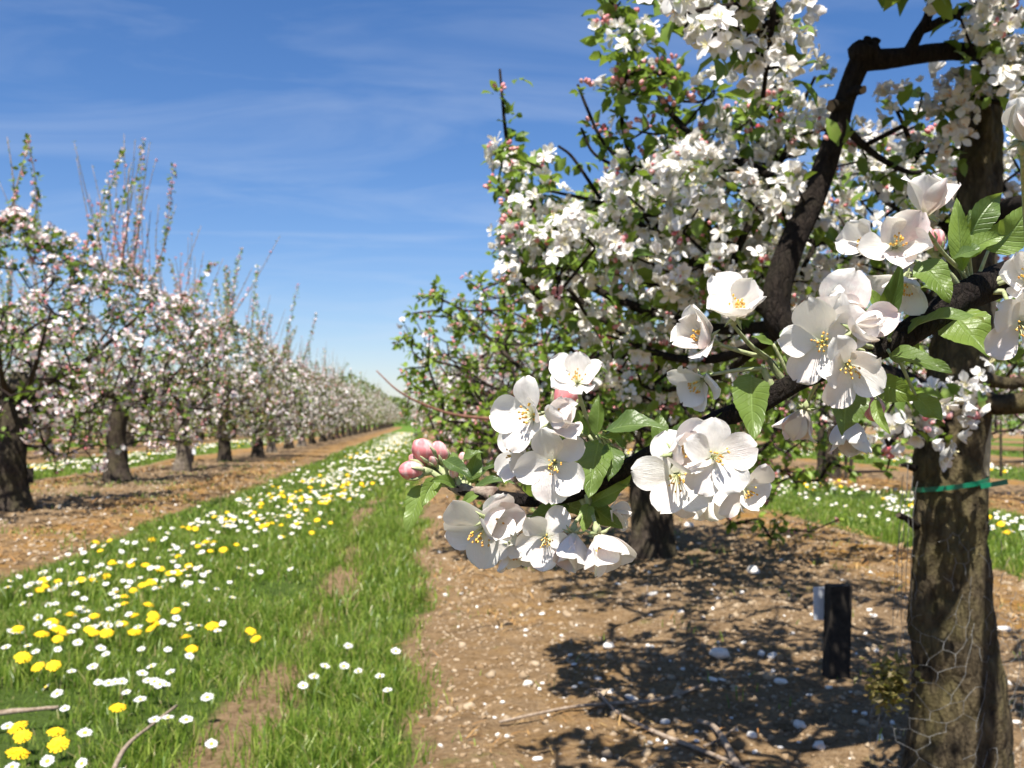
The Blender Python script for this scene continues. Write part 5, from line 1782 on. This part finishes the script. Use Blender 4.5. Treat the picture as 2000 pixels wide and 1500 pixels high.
# green strap
a = np.linspace(0, 2 * math.pi, 40)
zc = P(1860, 945, 2.15)[2]
cx_ = trunk_axis(zc)
ring_t = np.stack([cx_[0] + .0735 * np.cos(a), cx_[1] + .0735 * np.sin(a), zc + .012 * np.cos(a + .2)], -1)
V = np.concatenate([ring_t + [0, 0, .005], ring_t - [0, 0, .005], ring_t * 1 + (ring_t - [cx_[0], cx_[1], 0]) * [.03, .03, 0] - [0, 0, .005], ring_t + (ring_t - [cx_[0], cx_[1], 0]) * [.03, .03, 0] + [0, 0, .005]])
j = np.arange(39)
Q = np.concatenate([np.stack([j + s * 40, j + 1 + s * 40, j + 1 + ((s + 1) % 4) * 40, j + ((s + 1) % 4) * 40], 1) for s in range(4)])
tail0, tail1 = P(1915, 950, 2.07), P(1968, 941, 2.06)
dv_ = tail1 - tail0
tv, tf = box((0, 0, 0), (np.linalg.norm(dv_), .003, .010))
tM = np.stack([norm(dv_), norm(np.cross([0, 0, 1.0], dv_)), norm(np.cross(dv_, np.cross([0, 0, 1.0], dv_)))], 1)
tv = tv @ tM.T + (tail0 + tail1) / 2
strap = mk('tree_tie', [(V, Q, 0, None)], [MT['strap']], None, np.array([cx_[0], cx_[1], zc]), smooth=False)
tag(strap, 'green plastic tie round the big trunk with its loose end sticking out', 'tree tie')
mk('tail', [(tv, tf, 0, None)], [MT['strap']], strap, np.array([cx_[0], cx_[1], zc]), smooth=False)


def stake(p0, p1, rad, label, mat='wood', group='tree stakes'):
    p0 = np.asarray(p0); p1 = np.asarray(p1)
    V, Fc = tube(spline([p0, (p0 + p1) / 2, p1], 6), [rad, rad * .96, rad * .92], 10, True, .05, 4)
    return tag(mk('tree_stake', [(V, Fc, 0, None)], [MT[mat]], None, p0), label, 'stake', group)


sb = P(1900, 1500, 2.42); sb[2] = -.05
stake(sb, P(1962, -60, 2.36), .011, 'pale wooden stake rising behind the top of the big trunk')
for px, py, h_, rd, lb in ((1652, 945, .75, .022, 'thin brown stake beside the dark trunk across the alley'), (1955, 930, .8, .02, 'dark stake at the right edge behind the big trunk'), (1003, 940, .14, .018, 'short pale stake below the second right tree'), (940, 925, .5, .02, 'slim stake in the right row beside the path')):
    g = ground_at(px, py)
    stake((g[0], g[1], -.03), (g[0] + .01, g[1], h_), rd, lb, 'wood' if 'pale' in lb else 'trunk_far')


def post(px, py, h, w, label, plate_off, psize, depth_off=.04, cat='post'):
    g = ground_at(px, py)
    z0 = float(gz(g[0], g[1])) - .04
    root = empty('marker_post', (g[0], g[1], z0), label, cat, 'marker posts in the orchard')
    V, Fc = box((g[0], g[1], z0 + (h + .04) / 2), (w, w * .8, h + .04), -YAW + .06)
    V = V + np.where(V[:, 2:3] > z0 + h * .6, 1, 0) * (RT * .012)
    mk('stake', [(V, Fc, 0, None)], [MT['post']], root, np.array([g[0], g[1], z0]), smooth=False)
    c = np.array([g[0], g[1], z0 + .04 + h - psize[1] / 2 - .01]) + RT * plate_off + np.array([FW[0], FW[1], 0]) * depth_off
    V, Fc = box(c, (psize[0], .004, psize[1]), -YAW + .1)
    mk('plate', [(V, Fc, 0, None)], [MT['plate']], root, np.array([g[0], g[1], z0]), smooth=False)
    return root


post(1632, 1335, .275, .066, 'short black marker post with a white plate behind it on shaded soil', -.0, (.115, .10), .03)
g = ground_at(52, 1000)
z0 = float(gz(g[0], g[1]))
root = empty('marker_post', (g[0], g[1], z0), 'small black marker board on a thin stake beside the leftmost trunk', 'post', 'marker posts in the orchard')
V, Fc = box((g[0], g[1], z0 + .15), (.03, .025, .34)); mk('stake', [(V, Fc, 0, None)], [MT['post']], root, np.array([g[0], g[1], z0]), smooth=False)
V, Fc = box((g[0], g[1] - .018, z0 + .30), (.12, .01, .13)); mk('board', [(V, Fc, 0, None)], [MT['post']], root, np.array([g[0], g[1], z0]), smooth=False)
post(375, 908, .26, .05, 'small marker post with a pale plate right of the grey sunlit trunk', .04, (.06, .12), -.03)


def stick(pts, r0, r1, label, h=0.01, mat='stick'):
    q = np.array([ground_at(px, py, h) for px, py in pts])
    q[:, 2] = gz(q[:, 0], q[:, 1]) + h
    q = spline(q, 6)
    V, Fc = tube(q, [r0, r1], 7, True, .18, abs(int(pts[0][0])))
    return tag(mk('stick', [(V, Fc, 0, None)], [MT[mat]], None, q[0]), label, 'stick', 'fallen sticks')


stick([(215, 1499), (245, 1440), (290, 1400), (346, 1358)], .0055, .0035, 'thin twig leaning in the grass among daisies at bottom left', .07)
stick([(-40, 1375), (40, 1368), (115, 1362)], .008, .005, 'short brown stick in the grass at the left edge', .06)
stick([(975, 1408), (1100, 1398), (1190, 1385), (1290, 1368), (1372, 1352)], .004, .0055, 'long straight stick lying across the sunlit soil', .012)
stick([(1168, 1372), (1210, 1400), (1290, 1440), (1370, 1470), (1460, 1505)], .0045, .006, 'dark bent stick crossing the long straight stick', .014)
stick([(1365, 1415), (1400, 1440), (1440, 1500)], .006, .009, 'thick forked stick end at the bottom of the soil', .014)
stick([(1375, 1465), (1405, 1455), (1440, 1435)], .004, .0025, 'short side twig beside the thick forked stick', .012)
stick([(1150, 1355), (1180, 1352), (1260, 1370)], .003, .002, 'slender twig above the two crossed sticks', .01)
stick([(1262, 1200), (1266, 1140)], .0035, .0022, 'upright dead stem on the dappled soil under the blossom', .02)
